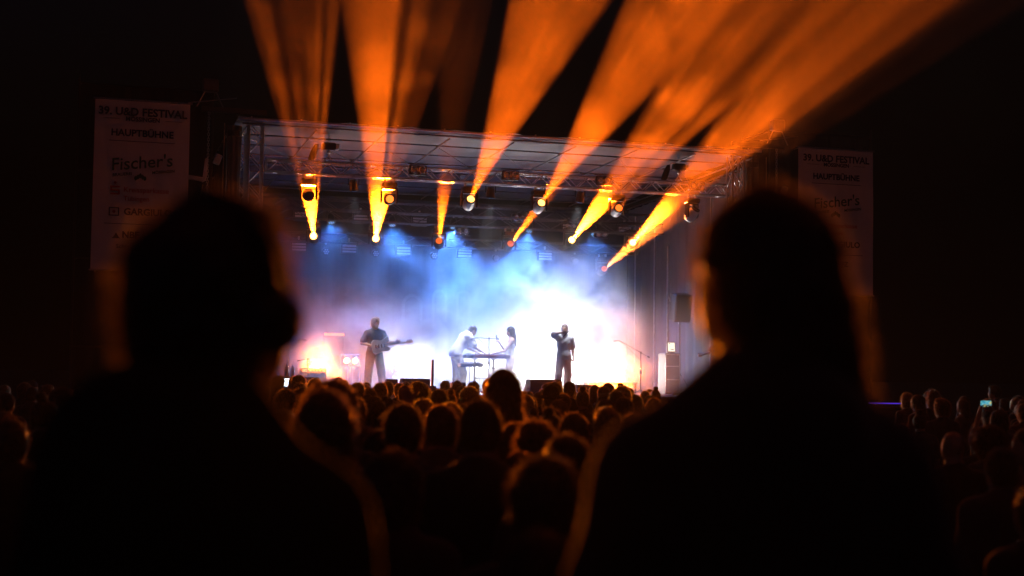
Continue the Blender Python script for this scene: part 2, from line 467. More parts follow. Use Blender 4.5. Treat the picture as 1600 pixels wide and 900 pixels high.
for x, n in zip([-4.0, -2.55, -.95, .9, 3.4], PN):
    panel(x, 7.4, 5.42, '%s wash fixture from the left in the lower rear row' % n if n not in ('leftmost', 'rightmost') else '%s wash fixture in the lower rear row' % n)

BLUE = (.08, .27, 1.0)
WG = 'round wash lights on the trusses'
blue_lens = EM('blue_lens', (.25, .5, 1.0), .8)
def par(x, y, z, target, label, watts=0, col=BLUE, angle=115):
    t = thing('wash_light', label, 'stage light', STAGE @ T(x, y, z), WG)
    d = (Vector(target) - Vector((x, y, z))).normalized()
    m = along((0, 0, -.16), Vector((0, 0, -.16)) + d)
    c = MB().lathe([(.05, -.16), (.08, -.15), (.1, -.06), (.11, .1), (.115, .12), (.1, .12)], None, 18).build('can', head_shell, t, m, smooth=True)
    for k in range(7):
        a = k * math.pi / 3; r = 0 if k == 6 else .062
        MB().lathe([(.027, 0), (.02, .012), (.004, .014)], T(.118, r * math.cos(a), r * math.sin(a)), 10).build('lens', blue_lens if watts else panel_grey, c)
    MB().path([(-.13, 0, -.16), (-.13, 0, .04), (.13, 0, .04), (.13, 0, -.16)], .012, 6).build('bracket', black_metal, t)
    MB().box((0, 0, .07), (.05, .06, .08), bev=.008).build('clamp', steel, t)
    if watts:
        lamp('SPOT', t, Matrix.Translation(Vector((0, 0, -.16)) + d * .16) @ d.to_track_quat('-Z', 'Y').to_matrix().to_4x4(), col, watts, 'wash_lamp', .08, angle, .9)
for k, (x, y, z, tx, w) in enumerate([(-5.2, 6.5, 6.33, -4.5, 110), (-3.25, 6.5, 6.33, -3.0, 170), (-1.5, 6.5, 6.33, -1.6, 420), (.3, 6.5, 6.33, -.2, 620), (2.6, 6.5, 6.33, 1.6, 420), (4.6, 6.5, 6.33, 4.2, 260)]):
    par(x, y, z, (tx, 4.6, 1.4), 'blue round wash light on the upper rear truss, %s from the left' % ['first', 'second', 'third', 'fourth', 'fifth', 'sixth'][k], w * 8.5)
for k, (x, tx) in enumerate(((-3.6, -2.8), (-.1, .1), (2.3, 2.0))):  # added fixtures: front fill to brighten the performers
    par(x, 1.3, 6.62, (tx, 2.6, 1.9), 'pale fill light added behind the front truss, aimed down at the performers, %s from the left' % ['first', 'second', 'third'][k], (1300, 2200, 3600)[k], (.85, .9, 1.0), 42)
for k, x in enumerate((-3.2, -1.75, .0, 1.9, 4.4)):
    par(x, 7.6, 5.5, (x, 2, 4.6), 'unlit round light on the lowest rear truss, %s from the left' % ['first', 'second', 'third', 'fourth', 'fifth'][k])

BG = 'two lamp blinders on the front truss'
def blinder(x, y, z, label, back=False, group=BG):
    t = thing('blinder', label, 'stage light', STAGE @ T(x, y, z), group)
    MB().box((0, .05, 0), (.44, .12, .24), bev=.015).build('housing', head_shell, t)
    for k in (-.1, .1):
        b = MB().lathe([(.092, 0), (.096, .015), (.075, .02), (.06, 0)], T(k, -.012, 0) @ RZ(-90), 20).build('reflector_ring', chrome, t, smooth=True)
        MB().lathe([(.06, 0), (.04, .02), (.006, .028)], T(k, -.008, 0) @ RZ(-90), 16).build('lamp_glass', M('frosted_lamp', (.6, .58, .55), .3), t, smooth=True)
    MB().box((0, .05, .15), (.5, .04, .02)).build('bracket', black_metal, t)
for x, n in ((-2.1, 'leftmost two lamp blinder clamped on the front truss'), (.28, 'second two lamp blinder from the left on the front truss'),
             (2.77, 'third two lamp blinder from the left on the front truss'), (5.35, 'rightmost two lamp blinder clamped on the front truss')):
    blinder(x, .8, 6.86, n)
for k, (x, y, z) in enumerate(((-2.05, 6.2, 6.4), (.5, 6.2, 6.05), (2.2, 6.2, 6.5), (4.75, 6.2, 6.15))):
    blinder(x, y, z - .1, 'small two lamp blinder below the upper rear truss, %s from the left' % ['first', 'second', 'third', 'fourth'][k], group='two lamp blinders on the rear truss')

# ------------------------------------------------------------------ floor lights facing the crowd
FLOOD = .1
FLG = 'floor lights at the back of the stage'
def floor_light(x, y, z, label, col, watts, emis, w=.5, h=.2, angle=140, tgt=None, n=4, throw=0):
    t = thing('floor_light', label, 'stage light', STAGE @ T(x, y, DECK), FLG)
    MB().box((0, .07, z - DECK), (w + .06, .14, h + .06), bev=.02).build('housing', head_shell, t)
    em = EM('cell_%s' % label[:14].replace(' ', '_'), col, emis)
    if h < .25:
        for k in range(n): MB().box((-w / 2 + w * (k + .5) / n, -.006, z - DECK), (w / n * .88, .02, h * .9), bev=.008).build('lamp_cell', em, t)
    else:                                  # two round reflectors
        for k in (-.25, .25):
            MB().lathe([(w * .235, 0), (w * .245, .02), (w * .21, .03)], T(k * w, -.002, z - DECK) @ RZ(-90), 20).build('reflector_ring', chrome, t, smooth=True)
            MB().lathe([(w * .2, 0), (w * .14, .035), (w * .03, .05)], T(k * w, -.004, z - DECK) @ RZ(-90), 20).build('lamp_glass', em, t, smooth=True)
    for s in (-1, 1):
        MB().path([(s * (w / 2 + .05), .07, z - DECK), (s * (w / 2 + .05), .07, .02), (s * (w / 2 + .05), -.12, .02)], .014, 6).build('foot', black_metal, t)
    MB().box((0, .12, (z - DECK - h / 2) / 2), (.1, .06, z - DECK - h / 2), bev=.01).build('post', black_metal, t)
    p = Vector((0, -.08, z - DECK)); q = Vector(tgt or (x * .4 - 3.0, -14, 1.7)) - Vector((x, y, DECK))
    lamp('SPOT', t, aim(p, q), col, watts * FLOOD, 'flood_lamp', .12, angle, .8)
    if throw:                              # second narrow spot, added to rim-light the heads in the crowd
        tw = STAGE.inverted() @ Vector((-.35, 8, -.25)) - Vector((x, y, DECK))
        lamp('SPOT', t, aim(p, tw), col, throw, 'crowd_rim_lamp', .12, 10.5, .35)
WARM = (1.0, .42, .12); FIRE = (1.0, .18, .004); WHITE = (1.0, .94, .86)
floor_light(-3.52, 7.0, 2.12, 'orange floor light strip on the left behind the amplifier', FIRE, 34000, 8, .5, .12, 56, throw=95000)
floor_light(-2.52, 7.0, 2.2, 'warm white floor light beside the guitarist', WARM, 2200, 20, .5, .3)
floor_light(-.9, 7.0, 2.15, 'blazing white floor light between guitarist and keyboard player', WHITE, 6500, 60, .7, .45)
floor_light(1.3, 7.0, 2.1, 'white floor light behind the keyboard stand', WHITE, 2500, 40, .6, .4)
floor_light(3.0, 6.6, 2.1, 'blazing white floor light left of the singer', WHITE, 25000, 60, .7, .45)
floor_light(4.4, 7.0, 2.0, 'white floor light right of the singer', WHITE, 9000, 50, .5, .4)
floor_light(5.6, 7.0, 2.02, 'orange floor light strip behind the white framed riser', FIRE, 30000, 9, .5, .14, 56, throw=125000)
tl = thing('led_bar', 'horizontal glowing orange bar at the back left of the stage', 'stage light', STAGE @ T(-2.9, 7.6, DECK))
MB().box((0, .03, 1.57), (.66, .06, .12), bev=.01).build('housing', head_shell, tl)
MB().box((0, -.005, 1.57), (.58, .012, .08)).build('diffuser', EM('led_bar_glow', (1, .26, .06), 1.5), tl)
for s in (-1, 1): MB().cyl((s * .28, .03, 0), (s * .28, .03, 1.52), .016).build('stand_leg', black_metal, tl)

# ------------------------------------------------------------------ people: smooth-joined volumes meshed as one surface
class Field:
    def __init__(s, lo, hi, h):
        s.lo = np.array(lo, float); s.h = h
        s.n = np.ceil((np.array(hi) - s.lo) / h).astype(int) + 1
        s.f = np.full(s.n, 1.0, np.float32)
    def win(s, lo, hi):
        a = np.maximum(0, np.floor((np.array(lo) - s.lo) / s.h).astype(int)); b = np.minimum(s.n, np.ceil((np.array(hi) - s.lo) / s.h).astype(int) + 1)
        b = np.maximum(b, a + 1)
        g = [(s.lo[k] + s.h * np.arange(a[k], b[k])).astype(np.float32) for k in range(3)]
        return tuple(slice(a[k], b[k]) for k in range(3)), g[0][:, None, None], g[1][None, :, None], g[2][None, None, :]
    def join(s, sl, d, k):
        a = s.f[sl]
        if k > 0:
            h = np.maximum(k - np.abs(a - d), 0) / k
            s.f[sl] = np.minimum(a, d) - h * h * k * .25
        else: s.f[sl] = np.minimum(a, d)
    def cone(s, a, b, ra, rb=None, k=.03):
        rb = ra if rb is None else rb
        a, b = np.array(a, float), np.array(b, float); m = max(ra, rb) + k + 3 * s.h
        sl, X, Y, Z = s.win(np.minimum(a, b) - m, np.maximum(a, b) + m)
        e = b - a; L = max(1e-9, e @ e)
        t = np.clip(((X - a[0]) * e[0] + (Y - a[1]) * e[1] + (Z - a[2]) * e[2]) / L, 0, 1)
        d = np.sqrt((X - a[0] - t * e[0]) ** 2 + (Y - a[1] - t * e[1]) ** 2 + (Z - a[2] - t * e[2]) ** 2) - (ra + t * (rb - ra))
        s.join(sl, d, k); return s
    def eld(s, c, r, R, m):
        c = np.array(c, float); q = max(r) + m
        sl, X, Y, Z = s.win(c - q, c + q)
        x, y, z = X - c[0], Y - c[1], Z - c[2]
        if R is not None:
            R = np.array(R)
            x, y, z = (x * R[0, 0] + y * R[1, 0] + z * R[2, 0], x * R[0, 1] + y * R[1, 1] + z * R[2, 1], x * R[0, 2] + y * R[1, 2] + z * R[2, 2])
        k0 = np.sqrt((x / r[0]) ** 2 + (y / r[1]) ** 2 + (z / r[2]) ** 2) + 1e-6
        k1 = np.sqrt((x / r[0] ** 2) ** 2 + (y / r[1] ** 2) ** 2 + (z / r[2] ** 2) ** 2) + 1e-6
        return sl, k0 * (k0 - 1) / k1
    def ell(s, c, r, k=.03, R=None):
        sl, d = s.eld(c, r, R, k + 3 * s.h); s.join(sl, d, k); return s
    def cut(s, c, r, R=None):
        sl, d = s.eld(c, r, R, 2 * s.h); s.f[sl] = np.maximum(s.f[sl], -d); return s
    def below(s, z):                       # remove everything under z
        Z = (s.lo[2] + s.h * np.arange(s.n[2]))[None, None, :]; s.f = np.maximum(s.f, z - Z).astype(np.float32); return s
    def above(s, z):
        Z = (s.lo[2] + s.h * np.arange(s.n[2]))[None, None, :]; s.f = np.maximum(s.f, Z - z).astype(np.float32); return s
    def lumps(s, amp, freq, seed=0):
        X = (s.lo[0] + s.h * np.arange(s.n[0]))[:, None, None] + seed; Y = (s.lo[1] + s.h * np.arange(s.n[1]))[None, :, None]; Z = (s.lo[2] + s.h * np.arange(s.n[2]))[None, None, :]
        w = np.sin(X * freq + 2 * np.sin(Y * freq * .7)) * np.sin(Y * freq * 1.1 + 1.5 * np.sin(Z * freq * .8)) * np.sin(Z * freq * .9 + 1.3 * np.sin(X * freq))
        s.f = (s.f + amp * w).astype(np.float32); return s
    def mesh(s):
        f = s.f; ins = f < 0; n = s.n
        cs = [(i, j, k) for i in (0, 1) for j in (0, 1) for k in (0, 1)]
        cnt = sum(ins[i:n[0] - 1 + i, j:n[1] - 1 + j, k:n[2] - 1 + k].astype(np.int8) for i, j, k in cs)
        idx = np.argwhere((cnt > 0) & (cnt < 8))
        pos = np.zeros((len(idx), 3)); ct = np.zeros(len(idx))
        for a in cs:
            for ax in range(3):
                if a[ax]: continue
                b = list(a); b[ax] = 1
                f0 = f[idx[:, 0] + a[0], idx[:, 1] + a[1], idx[:, 2] + a[2]]; f1 = f[idx[:, 0] + b[0], idx[:, 1] + b[1], idx[:, 2] + b[2]]
                c = (f0 < 0) != (f1 < 0)
                t = np.where(c, f0 / np.where(f0 == f1, 1, f0 - f1), 0)
                p = np.array(a, float)[None, :].repeat(len(idx), 0); p[:, ax] += t
                pos += p * c[:, None]; ct += c
        V = s.lo + (idx + pos / ct[:, None]) * s.h
        mp = np.full(n - 1, -1, np.int64); mp[idx[:, 0], idx[:, 1], idx[:, 2]] = np.arange(len(idx))
        F = []
        for ax in range(3):
            i, j = (ax + 1) % 3, (ax + 2) % 3
            lo = [slice(0, None)] * 3; hi = [slice(0, None)] * 3; lo[ax] = slice(0, -1); hi[ax] = slice(1, None)
            A, B = ins[tuple(lo)], ins[tuple(hi)]
            for flip in (0, 1):
                e = np.argwhere((A & ~B) if flip == 0 else (~A & B))
                ok = (e[:, i] > 0) & (e[:, j] > 0) & (e[:, i] < n[i] - 1) & (e[:, j] < n[j] - 1); e = e[ok]
                q = []
                for di, dj in ((0, 0), (1, 0), (1, 1), (0, 1)):
                    c = e.copy(); c[:, i] -= di; c[:, j] -= dj; q.append(mp[c[:, 0], c[:, 1], c[:, 2]])
                q = np.stack(q if flip == 0 else q[::-1], 1); F.append(q)
        return V, np.concatenate(F)
def np_mesh(name, V, F, mats, fuzz=None):
    """fuzz = (count, length): loose strands joined on as second material"""
    nv = len(V); me = bpy.data.meshes.new(name)
    faces = F.tolist()
    if fuzz:
        cnt, ln, droop = fuzz; cnt = int(cnt * 1.8)
        P = V[F]; nr = np.cross(P[:, 2] - P[:, 0], P[:, 3] - P[:, 1]); ar = np.linalg.norm(nr, axis=1) + 1e-12; nr /= ar[:, None]
        pick = RNG.choice(len(F), cnt, p=ar / ar.sum())
        c = P[pick].mean(1) + RNG.normal(0, .004, (cnt, 3)); d = nr[pick] * .62 + RNG.normal(0, .42, (cnt, 3)); d[:, 2] -= droop
        d /= np.linalg.norm(d, axis=1)[:, None]; l = ln * RNG.uniform(.35, 1.25, cnt)[:, None]
        sd = np.cross(d, RNG.normal(0, 1, (cnt, 3))); sd /= np.linalg.norm(sd, axis=1)[:, None]; w = .0011
        b0, b1 = c - sd * w - d * .006, c + sd * w - d * .006
        mid = c + d * l * .55; m0, m1 = mid - sd * w * .8, mid + sd * w * .8
        tip = c + d * l; tip[:, 2] -= l[:, 0] * .35
        X = np.stack([b0, b1, m1, m0, tip], 1).reshape(-1, 3)
        V = np.concatenate([V, X])
        for i in range(cnt):
            k = nv + 5 * i; faces.append((k, k + 1, k + 2, k + 3)); faces.append((k + 3, k + 2, k + 4))
    me.from_pydata(V.tolist(), [], faces)
    for m in mats: me.materials.append(m)
    n0 = len(F); mi = [0] * n0 + [1 if len(mats) > 1 else 0] * (len(faces) - n0)
    me.polygons.foreach_set('material_index', mi)
    me.polygons.foreach_set('use_smooth', [True] * len(faces)); me.update()
    return me

DEF = dict(head=(0, .02, 1.635), neck=(0, -.015, 1.455), chest=(0, -.005, 1.27), waist=(0, 0, 1.07), pelvis=(0, -.01, .94),
           shL=(-.175, -.01, 1.395), shR=(.175, -.01, 1.395), elL=(-.235, -.03, 1.13), elR=(.235, -.03, 1.13),
           wrL=(-.225, .06, .89), wrR=(.225, .06, .89), hipL=(-.092, 0, .9), hipR=(.092, 0, .9), knL=(-.105, .02, .49), knR=(.105, .02, .49),
           anL=(-.115, -.015, .09), anR=(.115, -.015, .09), toeL=(-.14, .13, .035), toeR=(.14, .13, .035))
def unit(v): v = np.array(v, float); return v / (np.linalg.norm(v) + 1e-9)
def frame(x, z):                           # columns: right, front, up
    z = unit(z); x = np.array(x, float); x = unit(x - z * (x @ z)); return np.stack([x, np.cross(z, x), z], 1)
def hand(F, w, el, side, curl=.5, nrm=None, k=.006):
    w = np.array(w, float); d = unit(w - np.array(el))
    n = unit(np.array(nrm if nrm is not None else (-side, .15, 0), float)); n = unit(n - d * (n @ d)); s = np.cross(d, n)
    R = np.stack([s, n, d], 1)
    F.ell(w + d * .05, (.042, .016, .055), .012, R)
    for i, (o, l) in enumerate(((-.03, .07), (-.01, .08), (.011, .076), (.03, .06))):
        b = w + d * .095 + s * o
        d1 = unit(d * math.cos(curl) + n * math.sin(curl)); d2 = unit(d * math.cos(curl * 2.2) + n * math.sin(curl * 2.2))
        m = b + d1 * l * .55; F.cone(b - d * .015, m, .0095, .009, k); F.cone(m, m + d2 * l * .5, .009, .0075, .004)
    ts = -1 if side > 0 else 1
    b = w + d * .03 + s * (-.035) * side; m = b + unit(d * .7 - s * side * .7 + n * .25) * .045
    F.cone(b, m, .0125, .0105, k); F.cone(m, m + unit(d + n * (.3 + curl * .6)) * .035, .0105, .0085, .004)
def figure(pose=None, hood=False, h=.02, build=1.0, top='tee', legs='regular', head_rot=(0, 0), fem=False, hands=None, fit=.018, beard=False):
    J = dict(DEF); J.update(pose or {}); J = {k: np.array(v, float) for k, v in J.items()}
    P = np.stack(list(J.values())); lo, hi = P.min(0) - .3, P.max(0) + .3; lo[2] = -.03
    HR = np.array((RZ(head_rot[0]) @ RX(head_rot[1])).to_3x3()); hc = J['head']
    W = lambda p: hc + HR @ np.array(p, float)
    RC = frame(J['shR'] - J['shL'], J['neck'] - J['waist']); RP = frame(J['hipR'] - J['hipL'], J['waist'] - J['pelvis'] + np.array((0, 0, .05)))
    B = build
    def torso(F, e):
        F.cone(J['shL'], J['shR'], .056 * B + e * .8, None, .05)
        for c_ in 'LR': F.cone(J['neck'] + (0, -.01, .03), J['sh' + c_] * .75 + J['neck'] * .25, .05 * B + e * .5, .05 * B + e * .7, .06)
        F.ell(J['chest'] + (J['neck'] - J['chest']) * .12, (.168 * B + e, .108 * B + e, .18 + e), .06, RC)
        if fem:
            for s in (-1, 1): F.ell(J['chest'] + RC @ np.array((s * .075, .085, .0)), (.062 + e, .055 + e, .06 + e), .04, RC)
        F.ell(J['waist'], ((.128 if fem else .142) * B + e, .1 * B + e, .17 + e), .07, RC)
        F.ell(J['pelvis'], (.168 * B + e, .118 * B + e, .13 + e), .07, RP)
    F = Field(lo, hi, h)
    F.ell(W((0, -.012, .02)), (.075, .096, .098), .02, HR); F.ell(W((0, .042, -.058)), (.052, .055, .062), .03, HR); F.ell(W((0, .03, -.02)), (.064, .07, .08), .03, HR)
    F.cone(W((0, .086, .005)), W((0, .112, -.028)), .01, .013, .012); F.ell(W((0, .083, .03)), (.05, .014, .012), .012, HR)
    F.ell(W((0, .088, -.062)), (.024, .012, .009), .006, HR)
    for s in (-1, 1):
        F.cut(W((s * .031, .101, .008)), (.014, .012, .009), HR); F.ell(W((s * .031, .083, .008)), (.012, .012, .012), .003, HR)
        F.ell(W((s * .078, -.008, -.005)), (.011, .02, .031), .008, HR)
    F.cone(J['neck'] + (0, 0, -.03), W((0, -.02, -.06)), .06 * B, .052 * B, .04)
    torso(F, 0)
    for c in 'LR':
        s = -1 if c == 'L' else 1
        F.cone(J['sh' + c], J['el' + c], .052 * B, .038 * B, .04); F.cone(J['el' + c], J['wr' + c], .039 * B, .025, .02)
        cu, nr = (hands or {}).get(c, (.5, None)); hand(F, J['wr' + c], J['el' + c], s, cu, nr)
        F.cone(J['hip' + c], J['kn' + c], .085 * B, .055, .05); F.cone(J['kn' + c], J['an' + c], .056, .036, .03); F.ell(J['kn' + c] * .62 + J['an' + c] * .38 + (0, -.018, 0), (.048, .05, .11), .04)
        F.cone(J['an' + c] + (0, -.02, -.035), J['toe' + c], .038, .03, .03)
    out = {'body': F.mesh()}
    S = Field(lo, hi, h)
    if top == 'strapless':
        torso(S, .008); S.above(J['chest'][2] + .05); S.below(J['pelvis'][2] - .02)
    else:
        torso(S, fit if top != 'jacket' else fit + .015)
        for c in 'LR':
            a, b, w = J['sh' + c], J['el' + c], J['wr' + c]; e = fit + (.006 if top == 'tee' else .014)
            if top == 'tee': q = a + (b - a) * .72; S.cone(a, q, .052 * B + e, .055 * B + e * 1.1, .04)
            elif top == 'tank': pass
            else: S.cone(a, b, .052 * B + e, .04 * B + e, .04); S.cone(b, b + (w - b) * .95, .04 * B + e, .028 + e, .03)
        if top == 'jacket':
            S.cone(J['neck'] + (-.05, -.045, .01), J['neck'] + (.05, -.045, .01), .05, None, .04)
            S.ell(J['neck'] + (0, -.09, -.04), (.11, .06, .08), .05)
        if hood:
            S.ell(J['neck'] + (0, -.05, .03), (.125, .12, .075), .05); S.ell(J['neck'] + (0, -.12, -.06), (.14, .08, .13), .06)
        S.below(J['pelvis'][2] - (.1 if top == 'jacket' else .06)); S.lumps(.0035, 26)
    out['shirt'] = S.mesh()
    Q = Field(lo, hi, h)
    e = .014
    Q.ell(J['pelvis'] + (0, 0, .01), (.17 * B + e * .8, .12 * B + e * .8, .12), .05, RP)
    wd = {'regular': (.024, .034, .03), 'wide': (.022, .038, .05), 'skirt': (.05, .1, .13)}[legs]
    for c in 'LR':
        a, b, w = J['hip' + c], J['kn' + c], J['an' + c]
        Q.cone(a, b, .085 * B + wd[0], .055 + wd[1], .04); Q.cone(b, w + (0, 0, -.01), .055 + wd[1], .036 + wd[2], .03)
    Q.below(.05); Q.above(J['waist'][2] - .02); Q.lumps(.004, 22, 3)
    out['trousers'] = Q.mesh()
    K = Field(lo, hi, min(h, .015))
    for c in 'LR':
        a, t = J['an' + c], J['toe' + c]
        K.cone((a[0], a[1] - .03, .045), (t[0], t[1], .04), .047, .043, .02); K.cone(a, a + (0, 0, .05), .05, .05, .03)
    K.below(0)
    out['shoes'] = K.mesh()
    out['HM'] = Matrix.Translation(Vector(hc)) @ Matrix([list(r) for r in HR]).to_4x4()
    return out

def hair_field(kind, h=.009):
    F = Field((-.22, -.26, -.5), (.22, .22, .26), h)
    cap = lambda e=0., k=.02: F.ell((0, -.016, .03), (.084 + e, .104 + e, .1 + e), k)
    face = lambda: F.cut((0, .125, -.045), (.085, .075, .115))
    if kind == 'short':
        cap(); F.ell((0, -.05, -.03), (.076, .062, .07), .03); face(); F.below(-.085); F.lumps(.004, 70)
    elif kind == 'crop':
        cap(-.004); F.ell((0, -.05, -.02), (.074, .058, .06), .03); face(); F.below(-.07)
    elif kind == 'tousled':
        cap(.012); F.ell((0, .03, .1), (.06, .06, .04), .03); F.ell((0, -.05, -.03), (.084, .07, .08), .03); face(); F.below(-.1); F.lumps(.011, 60)
    elif kind == 'curly':
        F.ell((0, -.025, .03), (.12, .13, .125), .02); F.ell((0, -.04, -.06), (.11, .1, .09), .04); F.cut((0, .13, -.05), (.075, .075, .1)); F.below(-.14); F.lumps(.014, 75)
    elif kind == 'long':
        cap(.01); F.ell((0, -.045, -.1), (.1, .085, .18), .05); F.ell((0, -.06, -.26), (.125, .07, .17), .06); F.cut((0, .12, -.06), (.068, .08, .13)); F.cut((0, .06, -.24), (.075, .085, .16)); F.lumps(.006, 40)
    elif kind == 'swept':                 # long at the back and one side, tucked away from the cheek on the other
        cap(.004); F.ell((.01, -.05, -.06), (.09, .075, .12), .05); F.ell((.035, -.065, -.19), (.095, .055, .14), .06); F.cone((.075, -.03, -.1), (.1, -.04, -.33), .032, .028, .05); F.cut((-.02, .12, -.06), (.08, .085, .13)); F.cut((-.13, .03, -.12), (.06, .1, .13)); F.lumps(.006, 40)
    elif kind == 'bob':
        cap(.014); F.ell((0, -.03, -.06), (.105, .095, .12), .05); F.cut((0, .12, -.06), (.07, .08, .13)); F.below(-.16); F.lumps(.005, 45)
    elif kind == 'bun':
        cap(.002); F.ell((0, -.05, -.03), (.074, .06, .07), .03); face(); F.below(-.08); F.ell((0, -.06, .15), (.045, .045, .04), .012); F.lumps(.004, 70)
    elif kind == 'ponytail':
        cap(.002); F.ell((0, -.05, -.03), (.074, .06, .07), .03); face(); F.below(-.08); F.cone((0, -.11, .05), (0, -.17, .0), .022, .035, .02); F.cone((0, -.17, .0), (0, -.15, -.22), .036, .014, .02); F.lumps(.004, 70)
    elif kind == 'beard':
        F.ell((0, .05, -.07), (.06, .056, .052), .02); F.ell((0, .062, -.09), (.042, .042, .036), .03); F.cut((0, .1, -.012), (.09, .1, .052)); F.lumps(.005, 80)
    return F.mesh()
FUZZ = {'short': (1100, .02, .0), 'crop': (600, .01, 0), 'tousled': (1500, .032, -.1), 'curly': (2000, .03, 0), 'long': (1800, .035, .5), 'swept': (1800, .03, .5), 'bob': (1300, .028, .4), 'bun': (900, .022, .1), 'ponytail': (900, .022, .2), 'beard': (500, .02, .3)}
HCOL = {'dark': (.022, .013, .008), 'brown': (.055, .03, .015), 'fair': (.2, .12, .055), 'black': (.012, .01, .009)}
HAIR = {}
def hair_mesh(kind, col):
    if (kind, col) not in HAIR:
        if kind not in HAIR: HAIR[kind] = hair_field(kind)
        V, F = HAIR[kind]
        HAIR[(kind, col)] = np_mesh('hair', V, F, [hair_mat('hair_' + col, HCOL[col], .12), hair_mat('hair_strand_' + col, [c * 2 + .04 for c in HCOL[col]], .65)], FUZZ[kind])
    return HAIR[(kind, col)]
def hat_meshes():
    out = {}
    F = Field((-.2, -.2, -.05), (.2, .3, .2), .009); F.ell((0, -.014, .03), (.09, .11, .1), .01); F.below(.005); F.ell((0, .12, .022), (.075, .09, .009), .012)
    out['cap'] = F.mesh()
    F = Field((-.25, -.28, -.02), (.25, .28, .22), .009); F.ell((0, -.012, .06), (.09, .108, .1), .02); F.ell((0, -.012, .03), (.16, .18, .012), .012); F.below(.012)
    out['hat'] = F.mesh()
    F = Field((-.2, -.2, -.08), (.2, .2, .2), .009); F.ell((0, -.014, .036), (.094, .114, .112), .01); F.below(-.02); F.cone((-.07, -.02, -.01), (.07, -.02, -.01), .02, None, .01); F.lumps(.003, 50)
    out['beanie'] = F.mesh()
    return out
HATS = hat_meshes()
skin = M('skin', (.46, .27, .19), .5, 0, .12, 8, .1, 120)

# ------------------------------------------------------------------ performers
shoe_mat = M('dark_shoes', (.03, .028, .028), .5)
def person(fig, m, label, group, shirt_mat, leg_mat, hair=None, hat=None, skin_mat=skin, extra=None, shoes=shoe_mat, name='person'):
    """fig holds mesh data made by mesh_set(); the body is the thing, clothes and hair its children"""
    b = put(name, fig['body'], None, m); tag(b, label, 'person', group)
    def ch(n, key, mat):
        k = (key, mat.name)
        if k not in fig:
            d = fig[key].copy(); d.materials.clear(); d.materials.append(mat); fig[k] = d
        put(n, fig[k], b)
    ch('shirt', 'shirt', shirt_mat); ch('trousers', 'trousers', leg_mat); ch('shoes', 'shoes', shoes)
    if hair: put('hair', hair_mesh(*hair), b, fig['HM'])
    if hat:
        k = ('hatmesh', hat[0], hat[1].name)
        if k not in HAIR: HAIR[k] = np_mesh('hat', *HATS[hat[0]], [hat[1]])
        put(hat[0], HAIR[k], b, fig['HM'])
    return b
def mesh_set(**kw):
    r = figure(**kw); o = {'HM': r['HM']}
    for k in ('body', 'shirt', 'trousers', 'shoes'): o[k] = np_mesh(k, *r[k], [skin if k == 'body' else shoe_mat])
    return o
PG_ = 'performers on stage'
tee_black = M('black_tee', (.02, .02, .024), .85, 0, .2, 8, .3, 90, .3)
tee_white = M('off_white_tee', (.7, .68, .66), .85, 0, .08, 8, .3, 90, .3)
tee_blue = M('pale_grey_tee', (.42, .43, .46), .85, 0, .15, 8, .3, 90, .3)
pants_black = M('black_trousers', (.018, .016, .018), .85, 0, .2, 8, .3, 60, .2)
pants_sand = M('sand_trousers', (.45, .36, .28), .85, 0, .12, 8, .3, 60, .2)
pants_pink = M('pale_pink_trousers', (.6, .42, .42), .85, 0, .12, 8, .3, 60, .2)
top_white = M('white_strapless_top', (.74, .72, .7), .8, 0, .06, 8, .2, 90, .3)

G = mesh_set(pose=dict(elR=(.30, .03, 1.16), wrR=(.08, .2, 1.1), elL=(-.27, .1, 1.17), wrL=(-.45, .22, 1.2), head=(-.01, .04, 1.63), hipL=(-.1, 0, .9), anL=(-.22, .02, .09), toeL=(-.28, .15, .035), knL=(-.17, .04, .49), anR=(.16, 0, .09), toeR=(.2, .13, .035), knR=(.13, .02, .49)),
             h=.0125, head_rot=(18, -8), hands={'R': (.7, (0, -1, 0)), 'L': (1.1, (0, -1, .2))}, legs='wide', fit=.02)
gm = STAGE @ T(-2.9, 1.8, DECK) @ RZ(180) @ Matrix.Scale(1.06, 4)
person(G, gm, 'guitarist in black short sleeved shirt and dark trousers, facing the crowd', PG_, tee_black, pants_black, ('tousled', 'brown'))

gt = thing('electric_guitar', 'pale blue white electric guitar held by the guitarist in black', 'guitar', gm @ T(-.1, .215, 1.1) @ RY(9) @ RZ(5))
outl = [(.2, .02), (.19, .1), (.13, .155), (.05, .14), (-.02, .115), (-.09, .14), (-.17, .19), (-.215, .17), (-.2, .12), (-.15, .075), (-.13, .03), (-.15, -.02), (-.2, -.06), (-.205, -.11), (-.15, -.14), (-.08, -.12), (-.02, -.115), (.05, -.15), (.13, -.165), (.19, -.11)]
outl = [(x * 1.08, z * 1.08) for x, z in outl]
MB().prism(outl[::-1], -.022, .022).build('body', M('pale_guitar_paint', (.82, .86, .88), .25, 0, .05, coat=.6), gt)
MB().prism([(.06, .06), (.02, .09), (-.1, .1), (-.13, .04), (-.1, -.04), (0, -.09), (.09, -.11), (.08, -.02)], .0225, .026).build('pickguard', M('pickguard', (.78, .78, .75), .3), gt)
for x in (-.085, -.02, .05): MB().box((x, .029, 0), (.022, .012, .085), bev=.005).build('pickup', black_plastic, gt)
MB().box((.12, .029, 0), (.035, .014, .09), bev=.004).build('bridge', chrome, gt)
nk = MB().prism([(-.1, -.028), (-.62, -.022), (-.62, .022), (-.1, .028)], .018, .042).build('neck', M('maple_neck', (.38, .22, .1), .4), gt)
for k in range(12): MB().box((-.16 - .038 * k, .0435, 0), (.003, .003, .046)).build('fret', chrome, nk)
